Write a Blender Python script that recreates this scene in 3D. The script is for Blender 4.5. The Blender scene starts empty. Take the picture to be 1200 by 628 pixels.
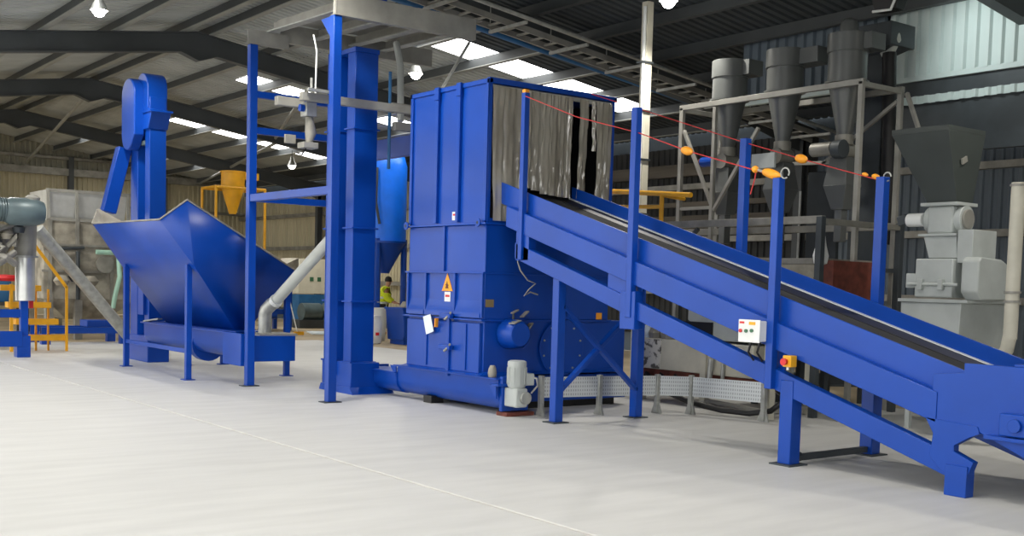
import bpy, math, random
from mathutils import Vector, Matrix
random.seed(7)
PI = math.pi
scene = bpy.context.scene
col = scene.collection

# ------------------------------------------------------------------ camera
cd = bpy.data.cameras.new('camera'); cam = bpy.data.objects.new('camera', cd); col.objects.link(cam)
yaw, pit, rol = .647101, -.0690889, .0268666
Fv = Vector((math.sin(yaw)*math.cos(pit), math.cos(yaw)*math.cos(pit), math.sin(pit)))
Rt = Vector((math.cos(yaw), -math.sin(yaw), 0)); Up = Rt.cross(Fv)
R2 = math.cos(rol)*Rt + math.sin(rol)*Up; U2 = -math.sin(rol)*Rt + math.cos(rol)*Up
M = Matrix((R2, U2, -Fv)).transposed().to_4x4(); M.translation = Vector((0, 0, 1.65))
cam.matrix_world = M
cd.sensor_fit = 'HORIZONTAL'; cd.sensor_width = 36; cd.lens = 1324.13/1200*36
cd.shift_y = (425.912-314)/1200; cd.clip_start = .05; cd.clip_end = 500
scene.camera = cam

# ------------------------------------------------------------------ world, exposure
w = bpy.data.worlds.new('sky'); scene.world = w; w.use_nodes = True
bg = w.node_tree.nodes['Background']; bg.inputs[0].default_value = (1, .985, .95, 1); bg.inputs[1].default_value = 2.6
vs = scene.view_settings
vs.view_transform = 'Standard'; vs.look = 'None'; vs.gamma = 1; vs.exposure = 0.07; vs.use_curve_mapping = False
SKY_PANE = 6.5       # brightness of the translucent roof lights
LAMP_W = 90         # power of one high-bay lamp

# ------------------------------------------------------------------ materials
def srgb(r, g, b):
    f = lambda c: (c/255/12.92) if c/255 <= .04045 else ((c/255+.055)/1.055)**2.4
    return (f(r), f(g), f(b), 1)
MATS = {}
def mat(name, c, rough=.5, metal=0, var=.12, scale=4, bump=0, bscale=60, spec=.5, stretch=(1, 1, 1), coat=0, c2=None, lo=.35, hi=.65):
    m = bpy.data.materials.new(name); m.use_nodes = True; nt = m.node_tree; N = nt.nodes; L = nt.links
    b = N['Principled BSDF']; b.inputs['Roughness'].default_value = rough; b.inputs['Metallic'].default_value = metal
    b.inputs['Specular IOR Level'].default_value = spec; b.inputs['Coat Weight'].default_value = coat
    tc = N.new('ShaderNodeTexCoord'); mp = N.new('ShaderNodeMapping'); mp.inputs['Scale'].default_value = stretch
    L.new(tc.outputs['Object'], mp.inputs[0])
    n = N.new('ShaderNodeTexNoise'); n.inputs['Scale'].default_value = scale; n.inputs['Detail'].default_value = 6
    L.new(mp.outputs[0], n.inputs['Vector'])
    r = N.new('ShaderNodeValToRGB'); r.color_ramp.elements[0].position = lo; r.color_ramp.elements[1].position = hi
    a = c2 if c2 else tuple(x*(1-var) for x in c[:3])+(1,)
    d = c if c2 else tuple(min(1, x*(1+var)) for x in c[:3])+(1,)
    r.color_ramp.elements[0].color = a; r.color_ramp.elements[1].color = d
    L.new(n.outputs['Fac'], r.inputs[0]); L.new(r.outputs[0], b.inputs['Base Color'])
    if bump:
        n2 = N.new('ShaderNodeTexNoise'); n2.inputs['Scale'].default_value = bscale; n2.inputs['Detail'].default_value = 5
        L.new(mp.outputs[0], n2.inputs['Vector'])
        bp = N.new('ShaderNodeBump'); bp.inputs['Strength'].default_value = bump; bp.inputs['Distance'].default_value = .02
        L.new(n2.outputs['Fac'], bp.inputs['Height']); L.new(bp.outputs[0], b.inputs['Normal'])
    MATS[name] = m; return m
def emit(name, c, s):
    m = bpy.data.materials.new(name); m.use_nodes = True; b = m.node_tree.nodes['Principled BSDF']
    b.inputs['Base Color'].default_value = (.8, .8, .8, 1)
    b.inputs['Emission Color'].default_value = c; b.inputs['Emission Strength'].default_value = s
    MATS[name] = m; return m
mat('blue', (.002, .052, .35, 1), .33, 0, .07, 1.5, .03, 30, spec=.35)
mat('blue_bright', (.002, .16, .85, 1), .4, 0, .06)
mat('concrete', (.585, .583, .562, 1), .55, 0, .05, .9, .08, 40, stretch=(1, 5, 1))
mat('concrete_old', srgb(176, 160, 132), .8, 0, .2, .6, .1, 30)
mat('galv', srgb(168, 170, 166), .42, .55, .14, 9)
mat('galv_dull', srgb(150, 149, 142), .55, .25, .15, 3)
mat('stainless', srgb(205, 207, 205), .32, .6, .08, 4)
mat('steel_grey', srgb(140, 138, 130), .5, .3, .25, 3)
mat('grime', srgb(152, 147, 134), .7, .1, .35, 3, .1, 12)
mat('dark_steel', srgb(62, 68, 72), .55, .2, .2, 2)
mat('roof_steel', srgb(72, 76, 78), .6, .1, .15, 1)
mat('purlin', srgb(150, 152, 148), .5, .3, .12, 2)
mat('roof_light', srgb(172, 176, 174), .7, 0, .12, 1.2)
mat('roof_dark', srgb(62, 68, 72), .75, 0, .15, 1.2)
mat('clad_beige', srgb(178, 170, 142), .6, 0, .14, .7)
mat('clad_beige_shaded', srgb(150, 148, 132), .6, 0, .14, .7)
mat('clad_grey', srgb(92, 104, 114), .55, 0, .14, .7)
mat('clad_shaded', srgb(46, 47, 46), .7, 0, .2, .7)
mat('clad_brown', srgb(84, 78, 68), .7, 0, .3, 1, stretch=(1, .2, 4))
mat('clad_white', srgb(196, 210, 208), .55, 0, .06, .8)
mat('cyclone_grey', srgb(92, 95, 94), .32, .1, .06, 2)
mat('mill_grey', srgb(176, 182, 180), .45, 0, .08, 3)
mat('machine_green', srgb(88, 104, 108), .4, .1, .15, 4)
mat('hopper_dark', srgb(62, 68, 66), .5, .1, .1, 2)
mat('belt', srgb(34, 34, 35), .9, 0, .2, 6)
mat('black', srgb(18, 18, 20), .5, 0, .1)
mat('yellow', srgb(228, 166, 24), .45, 0, .1)
mat('orange', srgb(240, 158, 36), .5, 0, .1)
mat('red', srgb(205, 35, 40), .4, 0, .1)
mat('rope', srgb(190, 50, 50), .6, 0, .1)
mat('white', srgb(225, 228, 226), .4, 0, .04)
mat('cream', srgb(214, 210, 192), .5, 0, .06)
mat('beige_paint', srgb(196, 193, 178), .5, 0, .1, 3)
mat('chip_paint', srgb(214, 212, 202), .5, 0, .1, 9, c2=srgb(90, 88, 82), lo=.42, hi=.5)
mat('pvc_grey', srgb(190, 194, 188), .35, 0, .05)
mat('mint', srgb(160, 200, 180), .4, 0, .05)
mat('rust', srgb(104, 52, 40), .7, 0, .3, 8)
mat('hivis', srgb(222, 238, 40), .7, 0, .06)
mat('reflective', srgb(205, 210, 205), .4, .2, .05)
mat('cloth_dark', srgb(38, 40, 46), .8, 0, .1)
mat('skin', srgb(196, 146, 120), .5, 0, .04)
mat('hair', srgb(26, 22, 20), .6, 0, .1)
mat('wood', srgb(176, 136, 88), .6, 0, .15, 4)
mat('green_button', srgb(60, 110, 80), .4)
mat('paper', srgb(222, 234, 240), .5, 0, .03)
mat('brass', srgb(140, 124, 88), .4, .3, .1)
mat('liner', srgb(150, 146, 136), .55, .2, .18, 5)
mat('teal_blue', srgb(40, 100, 150), .5, 0, .12)
emit('skylight', (1, .985, .96, 1), SKY_PANE)
emit('lamp_glow', (1, .95, .85, 1), 40)
def pvc():
    m = bpy.data.materials.new('pvc_strip'); m.use_nodes = True; nt = m.node_tree; N = nt.nodes; L = nt.links
    b = N['Principled BSDF']; b.inputs['Roughness'].default_value = .07; b.inputs['IOR'].default_value = 1.7; b.inputs['Specular IOR Level'].default_value = 1.0; b.inputs['Coat Weight'].default_value = 1.0; b.inputs['Coat Roughness'].default_value = .05
    tc = N.new('ShaderNodeTexCoord'); mp = N.new('ShaderNodeMapping'); mp.inputs['Scale'].default_value = (1.4, 1.4, .7)
    n = N.new('ShaderNodeTexNoise'); n.inputs['Scale'].default_value = 1.6; n.inputs['Detail'].default_value = 5
    L.new(tc.outputs['Object'], mp.inputs[0]); L.new(mp.outputs[0], n.inputs['Vector'])
    r = N.new('ShaderNodeValToRGB'); r.color_ramp.elements[0].color = srgb(168, 160, 145); r.color_ramp.elements[1].color = srgb(206, 201, 188)
    r.color_ramp.elements[0].position = .3; r.color_ramp.elements[1].position = .7
    L.new(n.outputs['Fac'], r.inputs[0]); L.new(r.outputs[0], b.inputs['Base Color'])
    bp = N.new('ShaderNodeBump'); bp.inputs['Strength'].default_value = .25; bp.inputs['Distance'].default_value = .1
    L.new(n.outputs['Fac'], bp.inputs['Height']); L.new(bp.outputs[0], b.inputs['Normal'])
    t = N.new('ShaderNodeBsdfTransparent'); t.inputs[0].default_value = (.8, .78, .72, 1)
    mx = N.new('ShaderNodeMixShader'); mx.inputs[0].default_value = .66
    L.new(t.outputs[0], mx.inputs[1]); L.new(b.outputs[0], mx.inputs[2]); L.new(mx.outputs[0], N['Material Output'].inputs[0])
    MATS['pvc_strip'] = m
pvc()
def perforated():
    m = mat('perforated', srgb(180, 186, 190), .35, .6, .1, 9); nt = m.node_tree; N = nt.nodes; L = nt.links
    b = N['Principled BSDF']; tc = N.new('ShaderNodeTexCoord'); mp = N.new('ShaderNodeMapping'); mp.inputs['Scale'].default_value = (1, 1, 1)
    br = N.new('ShaderNodeTexBrick'); br.offset = 0; br.inputs['Scale'].default_value = 1
    br.inputs['Brick Width'].default_value = .04; br.inputs['Row Height'].default_value = .05; br.inputs['Mortar Size'].default_value = .012
    br.inputs['Color1'].default_value = (.30, .32, .33, 1); br.inputs['Color2'].default_value = (.24, .26, .27, 1); br.inputs['Mortar'].default_value = (.5, .53, .55, 1)
    cx = N.new('ShaderNodeSeparateXYZ'); cb = N.new('ShaderNodeCombineXYZ')
    L.new(tc.outputs['Object'], cx.inputs[0])
    ad = N.new('ShaderNodeMath'); ad.operation = 'SUBTRACT'; L.new(cx.outputs[0], ad.inputs[0]); L.new(cx.outputs[1], ad.inputs[1])
    L.new(ad.outputs[0], cb.inputs[0]); L.new(cx.outputs[2], cb.inputs[1]); L.new(cb.outputs[0], br.inputs['Vector'])
    L.new(br.outputs[0], b.inputs['Base Color'])
perforated()

# ------------------------------------------------------------------ mesh helpers
ORI = {}
class MB:
    def __init__(s): s.v = []; s.f = []
    def add(s, vs, fs):
        k = len(s.v); s.v += [tuple(p) for p in vs]; s.f += [tuple(i+k for i in f) for f in fs]; return s
    def box(s, x0, x1, y0, y1, z0, z1):
        return s.add([(x, y, z) for z in (z0, z1) for y in (y0, y1) for x in (x0, x1)],
                     [(0, 2, 3, 1), (4, 5, 7, 6), (0, 1, 5, 4), (2, 6, 7, 3), (0, 4, 6, 2), (1, 3, 7, 5)])
    def bar(s, p, q, wd, ht, up=(0, 0, 1)):
        p = Vector(p); q = Vector(q); d = (q-p).normalized(); u = Vector(up)
        if abs(d.dot(u)) > .99: u = Vector((1, 0, 0))
        r = d.cross(u).normalized()*wd/2; u = r.cross(d).normalized()*ht/2
        return s.add([p-r-u, p+r-u, q-r-u, q+r-u, p-r+u, p+r+u, q-r+u, q+r+u],
                     [(0, 2, 3, 1), (4, 5, 7, 6), (0, 1, 5, 4), (2, 6, 7, 3), (0, 4, 6, 2), (1, 3, 7, 5)])
    def prism(s, poly, axis, a, b):
        """poly in the two other axes (in x,y,z order), extruded along axis from a to b"""
        def P(t, u, v): return {'x': (t, u, v), 'y': (u, t, v), 'z': (u, v, t)}[axis]
        n = len(poly)
        return s.add([P(a, *p) for p in poly]+[P(b, *p) for p in poly],
                     [tuple(range(n-1, -1, -1)), tuple(range(n, 2*n))]+[(i, (i+1) % n, n+(i+1) % n, n+i) for i in range(n)])
    def tube(s, pts, r, n=12, cap=True):
        pts = [Vector(p) for p in pts]; rs = r if isinstance(r, (list, tuple)) else [r]*len(pts)
        rings = []; pu = None
        for i, p in enumerate(pts):
            d = (pts[min(i+1, len(pts)-1)]-pts[max(i-1, 0)]).normalized()
            if pu is None: pu = Vector((0, 0, 1)) if abs(d.z) < .9 else Vector((1, 0, 0))
            u = (pu-d*pu.dot(d)).normalized(); pu = u; t = d.cross(u)
            rings.append([p+rs[i]*(math.cos(2*PI*k/n)*u+math.sin(2*PI*k/n)*t) for k in range(n)])
        k0 = len(s.v)
        for g in rings: s.v += [tuple(p) for p in g]
        for i in range(len(pts)-1):
            for k in range(n):
                a = k0+i*n+k; b = k0+i*n+(k+1) % n; s.f.append((a, b, b+n, a+n))
        if cap:
            s.f.append(tuple(k0+k for k in range(n-1, -1, -1))); e = k0+(len(pts)-1)*n; s.f.append(tuple(e+k for k in range(n)))
        return s
    def lathe(s, c, prof, n=28, cap=True):
        """prof: list of (r,z); axis z through c"""
        k0 = len(s.v)
        for r, z in prof:
            s.v += [(c[0]+r*math.cos(2*PI*k/n), c[1]+r*math.sin(2*PI*k/n), c[2]+z) for k in range(n)]
        for i in range(len(prof)-1):
            for k in range(n):
                a = k0+i*n+k; b = k0+i*n+(k+1) % n; s.f.append((a, b, b+n, a+n))
        if cap:
            s.f.append(tuple(k0+k for k in range(n-1, -1, -1))); e = k0+(len(prof)-1)*n; s.f.append(tuple(e+k for k in range(n)))
        return s
    def frust(s, r0, z0, r1, z1):
        """rect frustum: r=(x0,x1,y0,y1)"""
        R = lambda r, z: [(r[0], r[2], z), (r[1], r[2], z), (r[1], r[3], z), (r[0], r[3], z)]
        return s.add(R(r0, z0)+R(r1, z1), [(3, 2, 1, 0), (4, 5, 6, 7)]+[(i, (i+1) % 4, 4+(i+1) % 4, 4+i) for i in range(4)])
    def build(s, name, m, parent=None, bev=0, smooth=True, sol=0):
        o0 = ORI.get(parent.name if parent else None, Vector((0, 0, 0)))
        me = bpy.data.meshes.new(name); me.from_pydata([tuple(Vector(p)-o0) for p in s.v], [], s.f); me.update()
        import bmesh
        bm = bmesh.new(); bm.from_mesh(me); bmesh.ops.recalc_face_normals(bm, faces=bm.faces); bm.to_mesh(me); bm.free()
        if smooth:
            for p in me.polygons: p.use_smooth = True
            me.set_sharp_from_angle(angle=math.radians(35))
        me.materials.append(MATS[m])
        o = bpy.data.objects.new(name, me); col.objects.link(o)
        if parent: o.parent = parent; ORI[o.name] = o0
        if bev:
            b = o.modifiers.new('bevel', 'BEVEL'); b.width = bev; b.segments = 2; b.limit_method = 'ANGLE'; b.angle_limit = math.radians(40)
        if sol:
            q = o.modifiers.new('solid', 'SOLIDIFY'); q.thickness = sol; q.offset = 0
        return o
def B(*a): return MB().box(*a)
def T(pts, r, n=12): return MB().tube(pts, r, n)
def thing(name, loc, label, cat, group=None):
    o = bpy.data.objects.new(name, None); col.objects.link(o); o.location = loc; o.empty_display_size = .2
    ORI[o.name] = Vector(loc); o['label'] = label; o['category'] = cat
    if group: o['group'] = group
    return o
def tag(o, label, cat, group=None):
    o['label'] = label; o['category'] = cat
    if group: o['group'] = group
    return o
def struct(o): o['kind'] = 'structure'; return o
def inst(name, me, parent, loc, rot=(0, 0, 0)):
    """a repeated piece sharing mesh data; loc in world"""
    o = bpy.data.objects.new(name, me); col.objects.link(o)
    o0 = Vector((0, 0, 0))
    if parent: o.parent = parent; o0 = ORI.get(parent.name, o0)
    o.location = Vector(loc)-o0; o.rotation_euler = rot; return o
def meshof(mb, name, m, bev=0):
    o = mb.build(name, m); me = o.data; bpy.data.objects.remove(o); return me

# ================================================================== SETTING
XR, ZR, SL = 9.4, 7.13, .145           # ridge, ridge height of the sheeting, slope
def zroof(x): return ZR-SL*abs(x-XR)
XW, XL, YE, YF = 20.6, -1.8, 47.2, -4.0
fl = struct(B(-30, 40, -30, 60, -.3, -.014).build('floor', 'concrete_old'))
for x0, x1 in ((-30, 4.935), (4.965, 14.5)):
    B(x0, x1, -30, 28.1, -.25, 0).build('concrete_slab', 'concrete', fl, bev=.008)

ce = struct(MB().build('ceiling', 'roof_light')) if False else None
def corr_roof(x0, x1, y0, y1, m, parent, pitch=.2, name='roof_sheet'):
    mb = MB(); n = int((y1-y0)/pitch); vs_ = []
    prof = []
    for i in range(n):
        y = y0+i*pitch
        prof += [(y, 0), (y+.5*pitch, 0), (y+.62*pitch, .035), (y+.88*pitch, .035)]
    prof.append((y1, 0))
    for x in (x0, x1): vs_ += [(x, y, zroof(x)+h) for y, h in prof]
    k = len(prof); mb.add(vs_, [(i, i+1, k+i+1, k+i) for i in range(k-1)])
    return mb.build(name, m, parent, smooth=False)
ce = struct(corr_roof(6.2, XR, YF, YE, 'roof_light', None, name='ceiling'))
SKYY = [(-3.9+7.75*0+.0, -2.9), (3.8, 4.85), (11.55, 12.6), (19.3, 20.35), (27.05, 28.1), (34.8, 35.85), (42.5, 43.5)]
def deck(x0, x1, y0, y1):
    mb = MB().prism([(x0, zroof(x0)+.037), (x1, zroof(x1)+.037), (x1, zroof(x1)+.07), (x0, zroof(x0)+.07)], 'y', y0, y1); mb.build('roof_deck', 'roof_dark', ce)
deck(6.2, XR, YF, YE); deck(XR, 12.0, YF, YE); deck(18.4, XW, YF, YE)
# right slope: sheets between the roof lights, split at the light strip columns
def slope_sheets(x0, x1, m): return corr_roof(x0, x1, YF, YE, m, ce)
slope_sheets(XR, 12.0, 'roof_light')
last = YF
cuts = SKYY[3:]
for (a, b) in cuts+[(YE, YE)]:
    corr_roof(12.0, 18.4, last, a, 'roof_light' if a > 20 else 'roof_dark', ce); deck(12.0, 18.4, last, a); last = b  # dark sheets paint in the shade of the unlit near-right roof
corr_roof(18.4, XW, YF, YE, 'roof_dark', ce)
B(XR-.25, XR+.25, YF, YE, ZR-.01, ZR+.06).build('ridge_cap', 'roof_light', ce)
PURX = [14.05+1.45*k for k in range(-3, 5)]+[9.1-1.45*k for k in range(0, 8)]
last = YF
for (a, b) in SKYY[1:5]+[(YE, YE)]:
    corr_roof(XL, 6.2, last, a, 'roof_light', ce); deck(XL, 6.2, last, a); last = b
def pane(x0, x1, a, b):
    mb = MB(); x0 += .04; x1 -= .04
    mb.add([(x0, a, zroof(x0)), (x1, a, zroof(x1)), (x1, b, zroof(x1)), (x0, b, zroof(x0)),
            (x0, a, zroof(x0)+.02), (x1, a, zroof(x1)+.02), (x1, b, zroof(x1)+.02), (x0, b, zroof(x0)+.02)],
           [(0, 1, 2, 3), (4, 5, 6, 7), (0, 1, 5, 4), (1, 2, 6, 5), (2, 3, 7, 6), (3, 0, 4, 7)])
    mb.build('skylight_pane', 'skylight', ce)
for (a, b) in SKYY[1:5]:  # left-slope panes: unseen, added to brighten the floor from above left
    xs = sorted([XL]+[x for x in PURX if XL+.05 < x < 6.15]+[6.2])
    for x0, x1 in zip(xs[:-1], xs[1:]): pane(x0, x1, a, b)
for (a, b) in cuts:                       # translucent roof lights, one pane between each pair of purlins
    xs = [12.0]+[x for x in PURX if 12.05 < x < 18.35]+[18.4]
    for x0, x1 in zip(sorted(xs)[:-1], sorted(xs)[1:]):
        pane(x0, x1, a, b)
for x in PURX:
    z = zroof(x)
    mb = MB(); mb.box(x-.03, x+.03, YF, YE, z-.2, z-.005)  # web gets the darker steel colour, painting shade on its upright face
    pu = mb.build('purlin', 'roof_steel', ce); B(x-.09, x+.03, 16.4, YE, z-.215, z-.195).build('purlin_lip', 'purlin', pu); B(x-.09, x+.03, YF, 16.4, z-.215, z-.195).build('purlin_lip', 'roof_steel' if x > 10 else 'purlin', pu)  # near-right lips darkened as well, the unlit bay put into their colour
FRAMES = [1.2, 8.8, 16.4, 24.0, 31.7, 39.4]
for y in FRAMES:
    for sx in (-1, 1):
        xe = XW if sx > 0 else XL; mb = MB(); zo = lambda x: zroof(x)-.215
        mb.prism([(XR, zo(XR)), (xe, zo(xe)), (xe, zo(xe)-.62), (xe-sx*2.2, zo(xe-sx*2.2)-.42), (XR+sx*.4, zo(XR+sx*.4)-.42), (XR, zo(XR)-.62)], 'y', y-.012, y+.012)
        for h0, h1 in ((0, .02), (.40, .425)):
            a = [(XR, zo(XR)-h0), (xe, zo(xe)-h0), (xe, zo(xe)-h1), (XR, zo(XR)-h1)]
            if h0 > 0: a = [(XR+sx*.4, zo(XR+sx*.4)-h0), (xe-sx*2.2, zo(xe-sx*2.2)-h0), (xe-sx*2.2, zo(xe-sx*2.2)-h1), (XR+sx*.4, zo(XR+sx*.4)-h1)]
            mb.prism(a, 'y', y-.1, y+.1)
        mb.prism([(XR, zo(XR)-.60), (XR+sx*.4, zo(XR+sx*.4)-.40), (XR+sx*.4, zo(XR+sx*.4)-.425), (XR, zo(XR)-.625)], 'y', y-.1, y+.1)
        mb.build('rafter', 'roof_steel', ce)
for p, q in (((9.3, 31.85, 6.42), (11.45, 46.9, 5.85)), ((14.9, 31.85, 5.72), (18.5, 46.9, 5.62)), ((12.2, 24.15, 6.2), (14.8, 31.6, 5.85))):
    T([p, q], .05, 8).build('roof_brace', 'purlin', ce)

def clad_sheet(wd, h, pitch=.2, dep=.035):
    """vertical trapezoid sheet in the local xz plane, ribs towards -y"""
    mb = MB(); prof = []; n = int(round(wd/pitch))
    for i in range(n):
        x = i*pitch; prof += [(x, 0), (x+.45*pitch, 0), (x+.58*pitch, -dep), (x+.87*pitch, -dep)]
    prof.append((wd, 0)); k = len(prof)
    mb.add([(x, y, 0) for x, y in prof]+[(x, y, h) for x, y in prof], [(i, i+1, k+i+1, k+i) for i in range(k-1)])
    return mb
# end wall (far), two tiers of cladding with rails
we = struct(MB().prism([(XL, 0), (XW+.1, 0), (XW+.1, 5.6), (XR, 7.25), (XL, 5.6)], 'y', YE+.05, YE+.15).build('wall_far', 'clad_beige'))
wn = struct(MB().prism([(3.0, 0), (13.2, 0), (13.2, 4.4), (17.6, 4.4), (17.6, 0), (XW+.1, 0), (XW+.1, 5.6), (XR, 7.25), (3.0, 6.3)], 'y', YF-.15, YF-.05).build('wall_near', 'clad_grey'))
struct(B(XW+.06, XW+.16, YF, 4, 0, 5.6).build('wall_right_front', 'clad_grey'))
lo = meshof(clad_sheet(1.0, 4.8, .2, .06), 'cladding_sheet', 'clad_beige'); hi2 = meshof(clad_sheet(1.0, 1.4, .2, .06), 'cladding_sheet', 'clad_beige_shaded')  # upper tier: the shadow under the roof is put into a darker beige
for i in range(15):
    x = 5.6+i
    inst('cladding_sheet', lo, we, (x, YE, .9)); inst('cladding_sheet', hi2, we, (x, YE-.02, 5.72))
for z, h in ((5.66, .28), (4.4, .12), (6.2, .1), (2.9, .12)):
    B(XL, XW, YE-.3, YE-.06, z-h/2, z+h/2).build('wall_rail', 'steel_grey', we)
for x in (9.4, 13.2, 17.0):
    B(x-.1, x+.1, YE-.32, YE-.06, 0, zroof(x)-.3).build('wall_post', 'roof_steel', we)
# right wall along the building
wr = struct(B(XW+.06, XW+.16, 4, YE, 0, 5.6).build('wall_right', 'clad_grey'))
shg = meshof(clad_sheet(1.0, 4.7), 'cladding_sheet', 'clad_grey'); shb = meshof(clad_sheet(1.0, 4.7), 'cladding_sheet', 'clad_beige')
shd = meshof(clad_sheet(1.0, 4.7), 'cladding_sheet', 'clad_shaded')  # darkened stretch: the lack of lamps here is put into the sheet colour
for z, h in ((3.3, .35), (3.75, .12), (4.6, .3), (2.3, .3)): B(XW-.34, XW-.2, 17, 27, z-h/2, z+h/2).build('ledge_rail', 'clad_brown', wr)
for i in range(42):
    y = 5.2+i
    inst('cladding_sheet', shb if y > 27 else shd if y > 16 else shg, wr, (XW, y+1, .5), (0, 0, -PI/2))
for z in (1.6, 2.9, 4.2):
    B(XW-.2, XW-.04, 4, YE, z-.07, z+.07).build('wall_rail', 'steel_grey', wr)
for y in FRAMES:
    mb = B(XW-.42, XW-.40, y-.1, y+.1, 0, 5.2); mb.box(XW-.23, XW-.21, y-.1, y+.1, 0, 5.2); mb.box(XW-.41, XW-.21, y-.012, y+.012, 0, 5.2)
    mb.build('column', 'roof_steel', wr)
# hung upper screen of pale sheets in front of the mill corner
wp = struct(B(15.66, 15.76, 7.0, 14.4, 4.98, 5.06).build('wall_partition', 'clad_white'))
for i in range(4): inst('cladding_sheet', meshof(clad_sheet(1.0, 1.15, .2, .05), 'cladding_sheet', 'clad_white'), wp, (15.7, 8.1+i, 5.05), (0, 0, -PI/2))
for i in range(3): inst('cladding_sheet', meshof(clad_sheet(1.0, 1.15, .2, .05), 'cladding_sheet', 'clad_grey'), wp, (15.7, 12.1+i, 5.05), (0, 0, -PI/2))  # grey in place of white: unlit part of the screen painted in
B(15.72, 15.84, 7.0, 11.1, 4.72, 4.98).build('header_beam', 'dark_steel', wp)
inst('flashing_strip', meshof(clad_sheet(4.0, .12), 'flashing_strip', 'clad_white'), wp, (15.66, 11.05, 4.62), (0, 0, -PI/2))
B(15.7, 15.8, 7.0, 11.1, 3.85, 4.66).build('gap_panel', 'dark_steel', wp)  # plain dark sheet filling the gap below the flashing strip
B(15.7, 15.85, 11.05, 11.2, 0, 6.1).build('post', 'dark_steel', wp)
B(15.7, 15.85, 6.95, 7.1, 0, 6.1).build('post', 'dark_steel', wp)

# ================================================================== INCLINED BELT CONVEYOR
def zt(y): return 1.03+(y-5.16)*.2926      # top of the skirt plates
def zb(y): return .39+(y-5.41)*.302        # top of the bottom chord
cv = thing('belt_conveyor', (8.65, 7.0, 0), 'long blue inclined belt conveyor with black belt rising into the strip curtain', 'conveyor')
def para(x0, x1, ya, yb, fa, fb): return MB().prism([(ya, fa(ya)), (yb, fa(yb)), (yb, fb(yb)), (ya, fb(ya))], 'x', x0, x1)
para(8.65, 8.67, 5.16, 11.95, lambda y: zt(y), lambda y: zt(y)-.27).build('skirt_plate', 'blue', cv, .004)
para(9.93, 9.95, 4.2, 11.9, lambda y: max(zt(y), 1.03+(y-5.16)*.2926), lambda y: zt(y)-.2).build('skirt_plate', 'blue', cv, .004)
for x0, x1 in ((8.57, 8.66), (9.94, 10.03)):
    para(x0, x1, 5.4, 11.55, lambda y: zt(y)-.25, lambda y: zt(y)-.51).build('stringer', 'blue', cv, .006)
    para(x0+.01, x1+.02, 5.12, 11.36, lambda y: zb(y), lambda y: zb(y)-.2).build('bottom_chord', 'blue', cv, .006)
para(8.67, 9.93, 4.75, 12.1, lambda y: zt(y)-.17, lambda y: zt(y)-.2).build('belt', 'belt', cv)
para(8.68, 9.92, 5.3, 11.5, lambda y: zt(y)-.40, lambda y: zt(y)-.43).build('return_belt', 'belt', cv)
para(9.88, 9.93, 5.2, 11.9, lambda y: zt(y)-.155, lambda y: zt(y)-.17).build('edge_seal', 'white', cv)
para(9.6, 9.88, 5.2, 11.9, lambda y: zt(y)-.165, lambda y: zt(y)-.17).build('belt_edge', 'black', cv)
for i in range(9):
    y = 5.9+i*.65
    T([(8.66, y, zt(y)-.25), (9.94, y, zt(y)-.25)], .04, 10).build('idler_roller', 'dark_steel', cv)
# the join of the sections at the posts, end uprights
for y, a, b in ((11.22, .0, .5), (9.2, .0, .72), (7.18, .0, .72)):
    para(8.655, 8.675, y-.09, y+.09, lambda t: zt(t)-.25, lambda t: zb(t)-.1).build('splice_plate', 'blue', cv, .004)
B(8.58, 8.7, 11.08, 11.34, 1.96, 2.45).build('chord_end', 'blue', cv, .006)
B(9.94, 10.05, 11.08, 11.34, 1.96, 2.45).build('chord_end', 'blue', cv, .006)
para(8.60, 8.64, 9.28, 9.62, lambda y: zt(y)-.45, lambda y: zb(y)-.02).build('gusset', 'blue', cv, .004)
# tail end
for x0, x1 in ((8.58, 8.62), (9.97, 10.01)):
    MB().prism([(5.17, 1.11), (4.1, 1.11), (3.85, .95), (3.85, .33), (4.15, .2), (5.02, .56), (5.45, .62), (5.45, 1.0), (5.17, 1.03)], 'x', x0, x1).build('tail_plate', 'blue', cv, .004)
    MB().prism([(5.5, .63), (5.02, .60), (5.0, .54), (5.09, .50), (5.22, .42), (5.22, .37), (5.04, .30), (5.10, .14), (5.24, .12), (5.44, .30), (5.42, .5)], 'x', x0-.01, x1+.03).build('tail_bracket', 'blue', cv, .004)
    B(x0-.03, x1+.05, 5.08, 5.28, .0, .26).build('tail_foot', 'blue', cv, .006)
    bb = B(x0-.08, x1, 4.52, 4.8, .56, .74).build('take_up_bearing', 'blue', cv, .01)
    T([(x0-.11, 4.66, .65), (x0-.02, 4.66, .65)], .055, 14).build('bearing_cap', 'blue', bb, .004)
    B(x0-.09, x0, 4.4, 4.92, .52, .55).build('take_up_rail', 'blue', bb, .003)
MB().prism([(8.6, 1.11), (8.6, 1.13), (9.99, 1.13), (9.99, 1.11)], 'y', 3.85, 4.75).build('tail_cover', 'blue', cv, .003)
T([(8.66, 4.45, .62), (9.94, 4.45, .62)], .24, 24).build('tail_drum', 'dark_steel', cv)
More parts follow.
